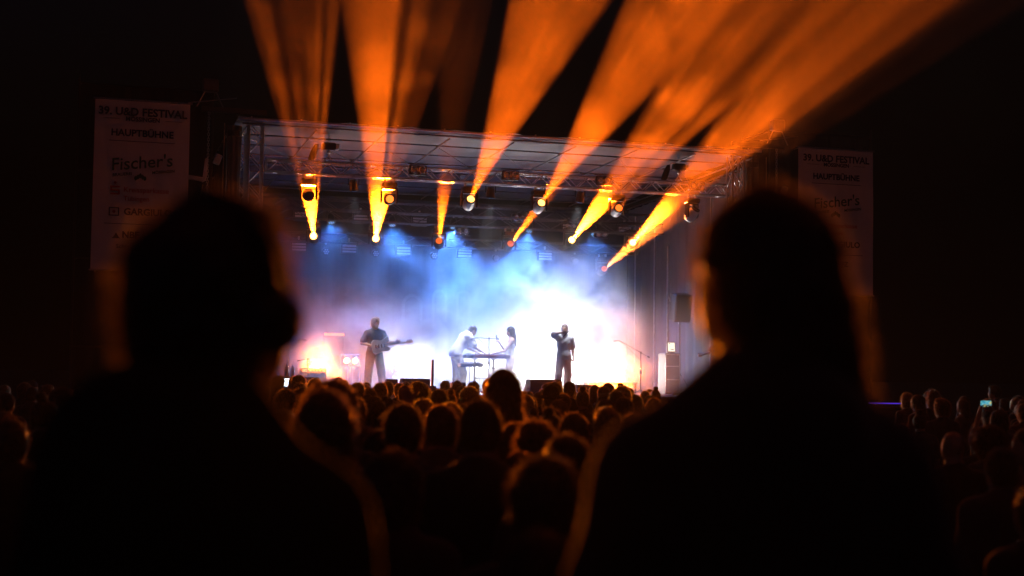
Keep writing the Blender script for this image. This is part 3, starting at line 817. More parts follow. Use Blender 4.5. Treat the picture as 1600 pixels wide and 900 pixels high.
MB().prism([(-.62, -.022), (-.66, -.04), (-.79, -.03), (-.81, .0), (-.78, .035), (-.68, .04), (-.62, .022)], .008, .026).build('headstock', M('maple_neck', (.38, .22, .1), .4), gt)
for k in range(6): MB().cyl((-.66 - .022 * k, .018, .035), (-.66 - .022 * k, .018, .062), .006, n=6).build('tuning_peg', chrome, gt)
MB().path([(-.2, 0, .17), (-.19, -.1, .33), (-.05, -.2, .42), (.1, -.3, .36), (.2, -.32, .2), (.22, -.2, .08), (.21, -.03, .03)], .012, 6).build('strap', black, gt)

K_ = mesh_set(pose=dict(pelvis=(0, -.06, .94), waist=(0, .0, 1.09), chest=(0, .13, 1.26), neck=(0, .25, 1.4), head=(0, .38, 1.51), shL=(-.175, .2, 1.37), shR=(.175, .2, 1.37),
                        elL=(-.23, .34, 1.1), elR=(.23, .34, 1.1), wrL=(-.14, .56, 1.0), wrR=(.16, .58, 1.0), hipL=(-.095, -.03, .9), hipR=(.095, -.03, .9), knR=(.11, .1, .5), anR=(.12, .06, .09), toeR=(.14, .2, .035)),
              h=.0125, head_rot=(0, -38), hands={'L': (.5, (0, -.2, -1)), 'R': (.5, (0, -.2, -1))}, legs='wide', fit=.035)
person(K_, STAGE @ T(-.62, 2.3, DECK) @ RZ(-82) @ Matrix.Scale(1.07, 4), 'keyboard player in loose pale shirt bending over the keys', PG_, tee_white, pants_sand, ('short', 'dark'))
W_ = mesh_set(pose=dict(elL=(-.22, .2, 1.12), wrL=(-.14, .46, 1.06), elR=(.2, .12, 1.13), wrR=(.1, .28, 1.33), anL=(-.1, .08, .09), toeL=(-.12, .23, .035), knL=(-.1, .08, .5)),
              h=.0125, head_rot=(4, -8), build=.9, top='strapless', legs='wide', fem=True, hands={'L': (.5, (0, -.2, -1)), 'R': (1.3, (0, 1, .3))})
wm = STAGE @ T(.86, 2.5, DECK) @ RZ(84) @ Matrix.Scale(.99, 4)
person(W_, wm, 'woman with long dark hair and white strapless top facing the keyboards', PG_, top_white, pants_pink, ('long', 'dark'))
S_ = mesh_set(pose=dict(shR=(.18, .0, 1.44), elR=(.36, .12, 1.5), wrR=(.15, .2, 1.55), elL=(-.26, -.03, 1.14), wrL=(-.22, .08, .93), anR=(.2, .02, .09), toeR=(.26, .15, .035), knR=(.16, .04, .49), anL=(-.13, -.1, .09), toeL=(-.17, .04, .035), knL=(-.12, -.02, .49)),
              h=.0125, head_rot=(-38, 4), legs='wide', fit=.028, hands={'R': (1.35, (0, 1, .2))})
sm_ = STAGE @ T(1.98, 1.5, DECK) @ RZ(186) @ Matrix.Scale(1.03, 4)
person(S_, sm_, 'singer in pale grey tee and pale pink trousers with one elbow raised', PG_, tee_blue, pants_pink, ('short', 'brown'))

def mic(m, label):
    t = thing('microphone', label, 'microphone', m, 'microphones')
    MB().lathe([(.009, 0), (.013, .005), (.019, .15), (.022, .16), (.016, .165)], None, 12).build('handle', black_metal, t, smooth=True)
    MB().lathe([(.018, .165), (.027, .175), (.03, .195), (.024, .22), (.01, .232)], None, 12).build('grille', M('mic_grille', (.2, .2, .2), .4, .8), t, smooth=True)
mic(sm_ @ T(.08, .24, 1.5) @ RZ(-160) @ RY(-40) @ T(-.09, 0, 0), 'hand microphone at the singer\'s mouth')
mic(wm @ T(.1, .36, 1.33) @ RY(-75), 'hand microphone held up by the long haired woman')

# ------------------------------------------------------------------ stage gear
def mic_stand(x, y, h, boom, ang, label, tilt=20, with_mic=True, rot=0):
    t = thing('mic_stand', label, 'microphone stand', STAGE @ T(x, y, DECK) @ RZ(rot), 'microphone stands')
    MB().cyl((0, 0, .1), (0, 0, h), .014).build('pole', chrome if rot == 0 else black_metal, t)
    for k in range(3):
        a = k * 2 * math.pi / 3 + .4
        MB().path([(0, 0, .14), (.3 * math.cos(a), .3 * math.sin(a), .012)], .011, 6).build('leg', black_metal, t)
    MB().lathe([(.026, -.05), (.028, 0), (.02, .05)], T(0, 0, h * .55) @ RY(-90), 10).build('clutch', black_plastic, t)
    d = Vector((math.cos(math.radians(ang)), math.sin(math.radians(ang)), math.tan(math.radians(tilt)))).normalized()
    MB().cyl(Vector((0, 0, h)) - d * .2, Vector((0, 0, h)) + d * boom, .009, n=6).build('boom', chrome, t)
    MB().cyl(Vector((0, 0, h)) - d * .27, Vector((0, 0, h)) - d * .2, .018, n=8).build('counterweight', black_metal, t)
    MB().box((0, 0, h), (.04, .04, .05), bev=.008).build('boom_joint', black_plastic, t)
    if with_mic:
        e = Vector((0, 0, h)) + d * boom
        MB().cyl(e, e + Vector((d.x * .16, d.y * .16, -.03)), .014, .024, 8).build('microphone_body', M('mic_grille', (.2, .2, .2), .4, .8), t)
    q = Vector((0, 0, h)) + d * boom
    MB().path([q, q * .6 + Vector((0, -.03, h * .33)), (.02, -.02, h * .8), (.025, -.015, h * .4), (.02, -.05, .02)], .005, 5).build('cable', black_plastic, t)
mic_stand(.12, 2.0, 1.42, .32, 176, 'boom microphone stand at the keyboard player\'s face', 2)
mic_stand(4.1, 1.5, 1.12, .66, 172, 'boom microphone stand alone on the right of the stage', 28)
mic_stand(-5.0, 2.0, 1.25, .3, 8, 'boom microphone stand at the far left of the stage', 10)
mic_stand(-4.52, 2.0, .82, .05, 8, 'short chrome microphone stand left of the orange floor light', 10, False)

def keyboard(x, y, z, L, dpt, label, mat, tilt=0, rz=0):
    t = thing('keyboard', label, 'keyboard', STAGE @ T(x, y, z) @ RZ(rz) @ RX(tilt), 'keyboards')
    MB().box((0, 0, .05), (L, dpt, .1), bev=.015).build('case', mat, t)
    n = int(L / .024) - 4
    wm_ = MB().box((0, 0, 0), (.021, .13, .018)).mesh('white_key', M('white_key', (.75, .74, .7), .3))
    bm_ = MB().box((0, 0, 0), (.012, .085, .016)).mesh('black_key', black_plastic)
    for k in range(n):
        x0 = -L / 2 + .06 + .024 * k
        put('white_key', wm_, t, T(x0, dpt * .5 - .08, .107))
        if k % 7 not in (2, 6): put('black_key', bm_, t, T(x0 + .012, dpt * .5 - .11, .122))
    for k in range(8):
        MB().cyl((-L / 2 + .1 + .06 * k, -dpt * .3, .1), (-L / 2 + .1 + .06 * k, -dpt * .3, .122), .012, n=8).build('knob', black_metal, t)
ks = thing('keyboard_stand', 'two tier keyboard stand with thin legs between the two musicians', 'stand', STAGE @ T(.0, 2.0, DECK))
for x in (-.25, .25):
    MB().path([(x, 0, .05), (x, 0, .9)], .024).build('column', M('stand_paint', (.03, .012, .012), .5), ks)
    MB().path([(x, 0, .1), (x - .22, -.2, .012)], .018, 6).build('leg', M('stand_paint', (.03, .012, .012), .5), ks)
    MB().path([(x, 0, .1), (x + .22, -.2, .012)], .018, 6).build('leg', M('stand_paint', (.03, .012, .012), .5), ks)
    MB().path([(x, 0, .1), (x, .25, .012)], .018, 6).build('leg', M('stand_paint', (.03, .012, .012), .5), ks)
    MB().box((x, 0, .66), (.04, .34, .03)).build('tier_arm', M('stand_paint', (.03, .012, .012), .5), ks)
    MB().box((x, 0, .88), (.04, .34, .03)).build('tier_arm', M('stand_paint', (.03, .012, .012), .5), ks)
MB().cyl((-.25, .05, .4), (.25, .05, .4), .014).build('cross_bar', M('stand_paint', (.03, .012, .012), .5), ks)
MB().cyl((-.4, -.05, .2), (-.4, -.05, .75), .012).build('pedal_post', M('stand_paint', (.03, .012, .012), .5), ks)
for k in range(5): MB().path([(-.2 + .12 * k, .1, .88), (-.22 + .13 * k, .12, .45), (-.1 + .06 * k, .14, .02)], .006, 5).build('cable', black_plastic, ks)
keyboard(.18, 2.0, DECK + .9, .95, .3, 'red brown keyboard on the upper tier of the stand', M('red_case', (.22, .05, .04), .4), 0)
keyboard(-.35, 2.0, DECK + .68, .62, .26, 'small dark keyboard on the lower tier of the stand', M('dark_case', (.08, .03, .03), .4), 0)
keyboard(-.42, 2.02, DECK + .9, .22, .22, 'tiny synthesizer beside the upper keyboard', black_plastic, 0)

def wedge(x, y, w, label, h=.36, d=.5, rz=0, mat=None):
    t = thing('monitor_wedge', label, 'monitor', STAGE @ T(x, y, DECK) @ RZ(rz), 'floor monitors')
    MB().prism([(-d / 2, 0), (d / 2, 0), (d / 2, h * .3), (d * .1, h), (-d * .42, h), (-d / 2, h * .85)], -w / 2, w / 2, RZ(90)).build('cabinet', mat or M('monitor_paint', (.022, .02, .02), .6, 0, .2, 20, .3, 120), t)
    MB().prism([(d * .475, h * .34), (d * .135, h * .93), (d * .16, h * .96), (d * .5, h * .36)], -w * .44, w * .44, RZ(90)).build('grille', M('speaker_mesh', (.03, .03, .03), .5, .5, .3, 200), t)
    for s in (-1, 1): MB().box((s * (w / 2 + .004), 0, h * .5), (.008, .14, .06), bev=.003).build('handle', black_metal, t)
wedge(-2.15, .6, .68, 'wide monitor wedge in front of the guitarist', .38)
wedge(-2.72, .6, .26, 'narrow black speaker box left of the wide wedge', .36, .34)
wedge(-1.02, .8, .34, 'small monitor at the keyboard player\'s feet', .3, .36)
wedge(.45, 1.0, .26, 'small monitor under the keyboards', .26, .34)
wedge(1.12, .6, .82, 'large monitor wedge left of the singer\'s feet', .4, .56)
wedge(2.15, .45, .5, 'low monitor wedge at the singer\'s feet', .28, .44)
wedge(-4.65, .95, .44, 'black monitor at the left edge of the stage', .38, .4)

ps = thing('upright_post', 'slim upright post on a heavy base between wedge and keyboard player', 'post', STAGE @ T(-1.7, .6, DECK))
MB().box((0, 0, .03), (.3, .3, .06), bev=.015).build('base', black_metal, ps)
MB().box((0, 0, .13), (.18, .14, .16), bev=.02).build('motor_block', black_metal, ps)
MB().box((0, 0, .52), (.06, .05, .66), bev=.01).build('post', M('red_brown_paint', (.12, .03, .02), .5), ps)
MB().box((.15, .02, .1), (.14, .08, .1), bev=.02).build('foot_pedal', black_plastic, ps)

rs = thing('stage_riser', 'white framed low riser on the right of the stage', 'riser', STAGE @ T(3.85, 3.4, DECK))
MB().box((0, 0, .3), (1.5, .9, .07), bev=.01).build('top', M('white_frame_paint', (.7, .68, .66), .45), rs)
for x in (-.7, -.3, .7):
    for y in (-.4, .4): MB().box((x, y, .132), (.06, .06, .264), bev=.006).build('leg', M('white_frame_paint', (.7, .68, .66), .45), rs)
fc = thing('flight_case', 'dark flight case standing in front of the white riser', 'case', STAGE @ T(3.12, 2.5, DECK))
MB().box((0, 0, .17), (.32, .4, .3), bev=.01).build('case', M('case_laminate', (.022, .018, .018), .6), fc)
for x in (-.155, .155):
    for y in (-.195, .195): MB().box((x, y, .17), (.02, .02, .31), bev=.004).build('corner_rail', alu, fc)
for z in (.03, .32): MB().box((0, -.203, z), (.3, .012, .02)).build('edge_rail', alu, fc)

# right wing
rk = thing('equipment_rack', 'tall dark rack case on the right with a pale card on its top', 'rack', STAGE @ T(5.55, 3.0, DECK))
MB().box((0, 0, .58), (.44, .5, 1.12), bev=.015).build('case', M('case_laminate', (.022, .018, .018), .6), rk)
for z in (.08, .42, .78, 1.1): MB().box((0, -.256, z), (.4, .012, .03)).build('edge_rail', steel, rk)
for x in (-.2, .2): MB().box((x, -.254, .58), (.025, .012, 1.0)).build('corner_rail', steel, rk)
dp = thing('display', 'small lit white display standing on the rack at the right', 'screen', STAGE @ T(5.58, 2.9, DECK + 1.145) @ RX(-8))
MB().box((0, .02, .16), (.25, .03, .3), bev=.01).build('casing', black_plastic, dp)
MB().box((0, .002, .165), (.2, .008, .24)).build('screen', EM('display_glow', (1, .9, .72), 1.3), dp)
MB().box((.02, -.004, .1), (.09, .004, .02)).build('screen_mark', black_plastic, dp)
MB().box((-.05, -.004, .26), (.03, .004, .02)).build('screen_mark', black_plastic, dp)
MB().box((0, .04, .006), (.16, .12, .012)).build('foot', black_plastic, dp)
sp = thing('loudspeaker', 'black side fill loudspeaker on a pole at the right wing', 'loudspeaker', STAGE @ T(6.3, 4.0, DECK))
MB().box((.02, 0, 2.45), (.5, .45, .78), RX(12).to_3x3(), bev=.03).build('cabinet', M('monitor_paint', (.022, .02, .02), .6), sp)
MB().box((.02, -.235, 2.42), (.44, .012, .7), RX(12).to_3x3()).build('grille', M('speaker_mesh', (.03, .03, .03), .5, .5, .3, 200), sp)
MB().cyl((0, 0, .1), (0, 0, 2.1), .022).build('pole', black_metal, sp)
for k in range(3): MB().path([(0, 0, .6), (.4 * math.cos(k * 2.09), .4 * math.sin(k * 2.09), .015)], .014, 6).build('leg', black_metal, sp)
lp = thing('steel_post', 'tall steel scaffold post with slanted brace in the right wing', 'post', STAGE @ T(6.0, 4.2, DECK))
MB().cyl((0, 0, .01), (0, 0, 4.2), .024).build('tube', steel, lp)
MB().cyl((0, 0, 2.85), (.34, -.1, 1.98), .026).build('brace', steel, lp)
MB().box((0, 0, .006), (.16, .16, .012)).build('base_plate', steel, lp)
for k, (x, y) in enumerate(((6.35, 6.0), (6.4, 2.2), (6.3, 7.4))):
    lq = thing('steel_post', ['steel scaffold post deep in the right wing', 'steel scaffold post nearest the right tower', 'steel scaffold post beside the backdrop on the right'][k], 'post', STAGE @ T(x, y, DECK))
    MB().cyl((0, 0, .01), (0, 0, 5.4), .024).build('tube', steel, lq); MB().box((0, 0, .006), (.16, .16, .012)).build('base_plate', steel, lq)
tech = mesh_set(pose=dict(elR=(.2, .18, 1.16), wrR=(.08, .38, 1.12), elL=(-.2, .18, 1.16), wrL=(-.08, .38, 1.1)), h=.016, head_rot=(15, -20))
person(tech, STAGE @ T(6.35, 1.7, DECK) @ RZ(70), 'stage hand in black behind the right tower', 'stage crew', tee_black, pants_black, ('short', 'dark'))

# left wing
am = thing('guitar_amplifier', 'black guitar amplifier on the left under the orange floor light', 'amplifier', STAGE @ T(-4.2, 3.2, DECK))
MB().box((0, 0, .3), (.66, .3, .58), bev=.02).build('cabinet', M('tolex', (.02, .02, .022), .7, bump=.4, bscale=200), am)
MB().box((0, -.152, .26), (.58, .012, .42)).build('grille_cloth', M('grille_cloth', (.08, .07, .05), .8), am)
MB().box((0, -.152, .53), (.58, .012, .07)).build('control_panel', steel, am)
for k in range(6): MB().cyl((-.2 + .08 * k, -.158, .53), (-.2 + .08 * k, -.178, .53), .014, n=8).build('knob', black_plastic, am)
for s in (-1, 1): MB().box((s * .2, 0, .598), (.05, .1, .02)).build('handle', black_plastic, am)
for k, (x, c, l) in enumerate(((-5.08, (.5, .16, .04), 'orange electric guitar leaning upright in a stand at far left'), (-5.32, (.4, .12, .03), 'smaller amber guitar standing behind the microphone at far left'))):
    g = thing('stand_guitar', l, 'guitar', STAGE @ T(x, 2.6 + .2 * k, DECK) @ RX(-8))
    MB().prism([(.0, .2), (.13, .2), (.17, .3), (.12, .42), (.15, .52), (.1, .6), (0, .58), (-.1, .6), (-.15, .52), (-.12, .42), (-.17, .3), (-.13, .2)][::-1], -.02, .02).build('body', M('amber_paint_%d' % k, c, .25, coat=.7), g)
    MB().box((0, -.01, .86), (.05, .03, .56), bev=.006).build('neck', M('maple_neck', (.38, .22, .1), .4), g)
    MB().prism([(-.03, 1.14), (.03, 1.14), (.05, 1.2), (.03, 1.32), (-.03, 1.32), (-.05, 1.2)], -.02, .0).build('headstock', M('maple_neck', (.38, .22, .1), .4), g)
    MB().path([(-.12, -.08, .0), (0, .06, .3), (.12, -.08, .0)], .012, 6).build('stand', black_metal, g)
sv = thing('glowing_screen', 'bright bluish white screen at the left front edge of the stage', 'screen', STAGE @ T(-5.2, .3, DECK) @ RZ(8))
MB().prism([(-.16, .16), (.16, .16), (.2, .36), (-.2, .36)], .0, .02).build('casing', black_plastic, sv)
MB().prism([(-.145, .175), (.145, .175), (.183, .345), (-.183, .345)][::-1], -.008, -.002).build('screen', EM('white_screen', (.75, .88, 1), 5.5), sv)
MB().box((0, .08, .1), (.3, .22, .12), bev=.01).build('console', black_plastic, sv)
for s in (-1, 1): MB().box((s * .13, .08, .02), (.03, .2, .04)).build('foot', black_plastic, sv)
lamp('SPOT', sv, aim((0, -.03, .27), (0, -3, .4)), (.6, .8, 1), 12, 'screen_glow', .12, 150, .9)
cr = thing('storage_crate', 'small dark crate behind the glowing screen at far left', 'crate', STAGE @ T(-5.16, .72, DECK))
MB().box((0, 0, .2), (.34, .28, .4), bev=.01).build('box', M('case_laminate', (.022, .018, .018), .6), cr)
for z in (.04, .38): MB().box((0, -.143, z), (.33, .012, .03)).build('edge_rail', steel, cr)
for k, (x, hh, l) in enumerate(((-.06, .3, 'taller blue lit bottle on the crate at far left'), (.08, .25, 'shorter blue lit bottle on the crate at far left'))):
    bt = thing('water_bottle', l, 'bottle', STAGE @ T(-5.16 + x, .68, DECK + .402))
    MB().lathe([(.05, 0), (.055, .02), (.055, hh * .55), (.03, hh * .8), (.02, hh * .9)], RY(-90), 14).build('bottle', M('blue_plastic', (.25, .45, .8), .15, coat=.6), bt, smooth=True)
    MB().lathe([(.023, hh * .9), (.023, hh)], RY(-90), 10).build('bottle_top', M('bottle_cap', (.1, .2, .6), .4), bt)

# ------------------------------------------------------------------ crowd
FIG = [mesh_set(h=.02, top='tee'), mesh_set(h=.02, top='jacket', build=1.06), mesh_set(h=.02, top='tee', build=.9, fem=True),
       mesh_set(h=.02, top='tee', head_rot=(14, 4), build=1.02), mesh_set(h=.02, top='tee', head_rot=(-22, -6), build=.92, fem=True),
       mesh_set(h=.02, top='jacket', head_rot=(-12, 8), build=.96)]
CLOTH = [M('cloth_%d' % i, c, .88, 0, .2, 8, .3, 70, .35) for i, c in enumerate(
    [(.02, .02, .024), (.05, .05, .06), (.03, .035, .06), (.09, .03, .025), (.12, .11, .1), (.03, .045, .035), (.16, .12, .08)])]
def stage_yaw(x, y):                       # the crowd looks towards the middle of the stage
    return math.degrees(math.atan2(-(-.1 - x), 35.5 - y))
def spectator(x, y, top, label, group, fi, hair, hat=None, yaw=0., ci=0, tall=None, fig=None):
    gz = ground_z(y); hgt = top - gz
    base = 1.752 + {'curly': .055, 'tousled': .012, 'bob': .012, 'long': .01, 'bun': .06}.get(hair[0] if hair else '', .0)
    sx = hgt / base
    m = T(x, y, gz) @ RZ(stage_yaw(x, y) + yaw) @ Matrix.Scale(sx, 4)
    return person(fig or FIG[fi], m, label, group, CLOTH[ci % len(CLOTH)], CLOTH[(ci * 3 + 2) % 3], hair, hat)
MG = 'spectators seen from behind in the middle of the crowd'
felt = M('dark_felt', (.03, .025, .02), .9, bump=.3); capm = M('cap_cotton', (.05, .05, .06), .9, bump=.3, bscale=90); wool = M('beanie_wool', (.04, .035, .035), .95, bump=.6, bscale=120, sheen=.4)
MID = [
    (-.69, 5.31, 1.90, 'tall long haired spectator, large dark head left of the raised arms', 2, ('long', 'brown'), None, 6, 0),
    (-.87, 6.9, 1.955, 'spectator with big curly hair in front of the orange floor light', 0, ('curly', 'brown'), None, 0, 1),
    (-.50, 6.67, 1.82, 'short haired spectator right of the raised arms', 0, ('short', 'dark'), None, 5, 2),
    (-.38, 7.78, 1.79, 'spectator between two broader heads under the upright post', 3, ('short', 'brown'), None, -5, 4),
    (-.12, 5.71, 1.87, 'broad round headed spectator with ears showing below the keyboards', 1, ('crop', 'dark'), None, 0, 0),
    (-.045, 8.81, 1.99, 'long haired spectator towering in the middle of the crowd', 2, ('long', 'brown'), None, 8, 1),
    (-.89, 8.84, 1.62, 'small spectator half hidden beside the large long haired head', 4, ('bob', 'brown'), None, 0, 2),
    (-.40, 4.94, 1.70, 'dim round headed spectator low down left of centre', 4, ('bob', 'dark'), None, -12, 3),
    (-.57, 7.27, 1.61, 'short spectator peeking above the dim round head', 2, ('short', 'dark'), None, 0, 0),
    (.12, 6.73, 1.74, 'spectator with tousled hair right of centre', 3, ('tousled', 'brown'), None, 0, 1),
    (.03, 7.6, 1.70, 'spectator just behind the tousled head, only an edge of hair showing', 0, ('bob', 'brown'), None, 4, 2),
    (.21, 5.28, 1.75, 'round headed spectator right of centre in front of the tousled one', 0, ('short', 'dark'), None, -6, 0),
    (.10, 3.95, 1.735, 'near spectator with messy rim lit hair at the lower centre', 5, ('tousled', 'dark'), None, 4, 0),
    (.45, 10.05, 1.69, 'spectator with smooth rounded hair right of centre further ahead', 2, ('bob', 'brown'), None, 0, 5),
    (.05, 6.2, 1.63, 'short spectator squeezed between two rim lit heads', 4, ('short', 'brown'), None, -8, 0),
    (.07, 3.25, 1.63, 'nearest dark round head at the bottom centre edge', 5, ('short', 'black'), None, 0, 1),
    (1.12, 15.1, 1.79, 'single round head standing above the rest at the right', 0, ('crop', 'dark'), None, 0, 0),
    (.44, 15.4, 1.80, 'spectator in a brimmed hat at the singer\'s feet', 1, ('short', 'dark'), ('hat', felt), 6, 0),
    (.23, 13.9, 1.62, 'spectator with hair tied in a top bun', 2, ('bun', 'brown'), None, 0, 3),
    (.72, 10.6, 1.72, 'spectator with fair long hair near the right foreground shoulder', 2, ('long', 'fair'), None, 10, 2),
    (.73, 8.4, 1.74, 'spectator in a cap beside the right foreground shoulder', 1, ('short', 'brown'), ('cap', capm), 4, 0),
    (-2.07, 14.1, 1.78, 'spectator turning sideways near the glowing screen', 4, ('long', 'dark'), None, -70, 2),
    (-2.57, 16.2, 1.73, 'spectator turning right beside the glowing screen', 4, ('bob', 'brown'), None, -60, 0),
    (-2.3, 15.2, 1.66, 'small spectator just below the glowing screen', 2, ('ponytail', 'brown'), None, 10, 0),
    (2.96, 9.52, 1.63, 'pale bald headed spectator alone at the far right', 0, None, None, 0, 0),
    (2.62, 7.6, 1.6, 'spectator in a beanie at the far right edge', 1, ('short', 'dark'), ('beanie', wool), 0, 1),
    (2.1, 5.7, 1.56, 'near spectator in the dark at the lower right corner', 5, ('short', 'black'), None, 15, 0),
    (3.35, 9.2, 1.66, 'spectator with face turned left at the far right edge', 3, ('short', 'brown'), None, 75, 3),
    (-2.58, 7.4, 1.69, 'near spectator in the dark at the far left', 1, ('short', 'dark'), None, 10, 0),
]
taken = []
for (x, y, top, lab, fi, hair, hat, yaw, ci) in MID:
    spectator(x, y, top, lab, MG, fi, hair, hat, yaw, ci); taken.append((x, y))
# arms up
UP = mesh_set(h=.0125, pose=dict(elL=(-.24, .12, 1.62), wrL=(-.2, .14, 1.87), elR=(.25, .1, 1.64), wrR=(.17, .14, 1.92)), hands={'L': (.15, (0, 1, 0)), 'R': (1.2, (0, 1, 0))}, top='tee', build=.95)
spectator(-.74, 8.0, 1.64, 'spectator with both arms raised in front of the guitarist', MG, 0, ('short', 'dark'), None, 0, 0, fig=UP); taken.append((-.74, 8.0))
PH = mesh_set(h=.0125, pose=dict(elL=(-.24, .16, 1.5), wrL=(-.1, .26, 1.74), elR=(.25, .16, 1.5), wrR=(.1, .26, 1.74)), hands={'L': (.9, (1, 0, 0)), 'R': (.9, (-1, 0, 0))}, top='tee', build=.95)
pp = spectator(5.45, 15.9, 1.62, 'spectator holding a lit phone high at the far right', MG, 0, ('bob', 'dark'), None, 0, 1, fig=PH); taken.append((5.45, 15.9))
ph = thing('phone', 'lit phone screen held high above the crowd at the far right', 'phone', pp.matrix_basis @ T(0, .27, 1.845))
MB().box((0, .006, 0), (.16, .009, .08), bev=.003).build('case', black_plastic, ph)
def phone_screen():
    m = bpy.data.materials.new('phone_picture'); m.use_nodes = True; nt = m.node_tree; nt.nodes.clear(); N = nt.nodes.new
    o = N('ShaderNodeOutputMaterial'); e = N('ShaderNodeEmission'); e.inputs[1].default_value = .9
    tc = N('ShaderNodeTexCoord'); nz = N('ShaderNodeTexNoise'); nz.inputs['Scale'].default_value = 26; rp = N('ShaderNodeValToRGB')
    rp.color_ramp.elements[0].color = (.02, .2, .35, 1); rp.color_ramp.elements[0].position = .35
    rp.color_ramp.elements[1].color = (.7, .55, .12, 1); rp.color_ramp.elements[1].position = .68
    x = rp.color_ramp.elements.new(.5); x.color = (.1, .5, .6, 1)
    nt.links.new(tc.outputs['Object'], nz.inputs[0]); nt.links.new(nz.outputs[0], rp.inputs[0]); nt.links.new(rp.outputs[0], e.inputs[0]); nt.links.new(e.outputs[0], o.inputs[0])
    m.cycles.emission_sampling = 'NONE'
    return m
MB().box((0, .0005, 0), (.15, .001, .072)).build('screen', phone_screen(), ph)

# the packed crowd further ahead
zones = [('in the crowd left of centre', 'spectators packed below the left half of the stage'),
         ('in the crowd right of centre', 'spectators packed below the right half of the stage'),
         ('in the dark at far left', 'spectators in the dark at the far left'),
         ('in the dark at far right', 'spectators in the dark at the far right')]
styles = ['short', 'tousled', 'tousled', 'long', 'bob', 'curly', 'ponytail', 'curly', 'short', 'long', 'bun']
cols = ['dark', 'brown', 'brown', 'black', 'fair', 'dark']
y = 9.2; row = 0
while y < 29.5:
    half = y * .37 + .5
    step = .62 if y < 20 else .74
    x = -half + random.uniform(0, step)
    while x < half:
        px = x + random.uniform(-.16, .16); py = y + random.uniform(-.25, .25)
        r = px / py
        hidden = (-.27 < r < -.175) or (.105 < r < .265)
        if py < 29.8 + .3 * px and not any((px - a) ** 2 + (py - b) ** 2 < .27 for a, b in taken) and (not hidden or random.random() < .1):
            if not (abs(r) < .17 and py < 10.2):
                zi = 2 if r < -.18 else 3 if r > .18 else 0 if r < 0 else 1
                if zi < 2 or random.random() < .45:
                    lim = 1.78 if py < 14 else 1.86
                    top = min(lim, random.gauss(1.70 if zi < 2 else 1.66, .075)); top = max(1.54, top)
                    hs = random.choice(styles); hat = None
                    q = random.random()
                    if q < .06: hat = ('cap', capm); hs = 'short'
                    elif q < .09: hat = ('beanie', wool); hs = 'short'
                    hc = random.choice(cols)
                    row_ = 'near the barrier' if py > 22 else 'midway back' if py > 15 else 'in the rear rows'
                    look = {'dark': 'dark', 'brown': 'brown', 'black': 'black', 'fair': 'fair'}[hc] + ' ' + {'short': 'short hair', 'tousled': 'messy hair', 'long': 'long hair', 'bob': 'chin length hair', 'crop': 'cropped hair', 'ponytail': 'ponytail', 'curly': 'curly hair', 'bun': 'top bun'}[hs] 
                    if hat: look = 'a ' + hat[0]
                    spectator(px, py, top, 'spectator with %s %s, %s' % (look, zones[zi][0], row_), zones[zi][1], random.choice([0, 1, 3] if hs in ('short', 'crop', 'tousled', 'curly') else [2, 4]), (hs, hc), hat, random.gauss(0, 12), random.randrange(7))
                    taken.append((px, py))
        x += step * random.uniform(.85, 1.3)
    y += .78 if y < 20 else .95
    row += 1

# ------------------------------------------------------------------ the two people right in front of the camera
near_jacket = M('dark_jacket', (.03, .024, .02), .8, 0, .25, 10, .4, 120, .5)
olive = M('olive_jacket', (.03, .024, .012), .95, 0, .25, 10, .4, 120)
NL = mesh_set(pose=dict(head=(0, .03, 1.625), shL=(-.16, -.01, 1.35), shR=(.16, -.01, 1.35)), hood=True, h=.014, top='jacket', build=1.0, head_rot=(-8, 6), fit=.02)
nl = person(NL, T(-.40, 1.85, ground_z(1.85)) @ RZ(-26) @ Matrix.Scale(1.016, 4), 'foreground person wearing headphones and a hooded jacket at the left', 'people close to the camera', olive, pants_black, ('tousled', 'dark'))
hp = MB(); pts = [(.108 * math.cos(a), -.01, .035 + .115 * math.sin(a)) for a in [math.pi * k / 14 for k in range(15)]]
hp.path(pts, .011, 8)
for s_ in (-1, 1): hp.lathe([(.03, 0), (.044, .004), (.047, .02), (.04, .04), (.02, .046)], T(s_ * .082, -.008, -.012) @ (RZ(180) if s_ < 0 else Matrix.Identity(4)), 18)
hp.build('headphones', M('headphone_plastic', (.03, .015, .012), .35, coat=.3), nl, NL['HM'], smooth=True)
NR = mesh_set(pose=dict(shL=(-.15, -.01, 1.35), shR=(.15, -.01, 1.35)), h=.014, top='jacket', build=.99, head_rot=(24, 0), fit=.022)
person(NR, T(.372, 2.1, ground_z(2.1)) @ RZ(6) @ Matrix.Scale(1.05, 4), 'foreground person with shoulder length dark hair at the right, seen from behind', 'people close to the camera', near_jacket, pants_black, ('swept', 'dark'))

# ------------------------------------------------------------------ banners and wings
def text_mesh(s, size, mat, shear=0., bold=0.):
    cu = bpy.data.curves.new('lettering', 'FONT'); cu.body = s; cu.size = size; cu.align_x = 'CENTER'; cu.align_y = 'CENTER'; cu.extrude = .0015; cu.shear = shear; cu.offset = bold
    cu.resolution_u = 3
    o = bpy.data.objects.new('lettering_tmp', cu); C.objects.link(o); bpy.context.view_layer.update()
    me = bpy.data.meshes.new_from_object(o.evaluated_get(bpy.context.evaluated_depsgraph_get()))
    bpy.data.objects.remove(o); bpy.data.curves.remove(cu); me.materials.clear(); me.materials.append(mat); return me
navy = M('navy_print', (.015, .02, .06), .7); green = M('green_print', (.02, .1, .05), .7); red = M('red_print', (.5, .05, .04), .7)
cloth_l = M('banner_cloth', (.74, .74, .74), .85, 0, .06, 2, .3, 5)
UPM = RX(90)
def fit(me, w):
    xs_ = [v.co.x for v in me.vertices]; k = w / (max(xs_) - min(xs_)); return k
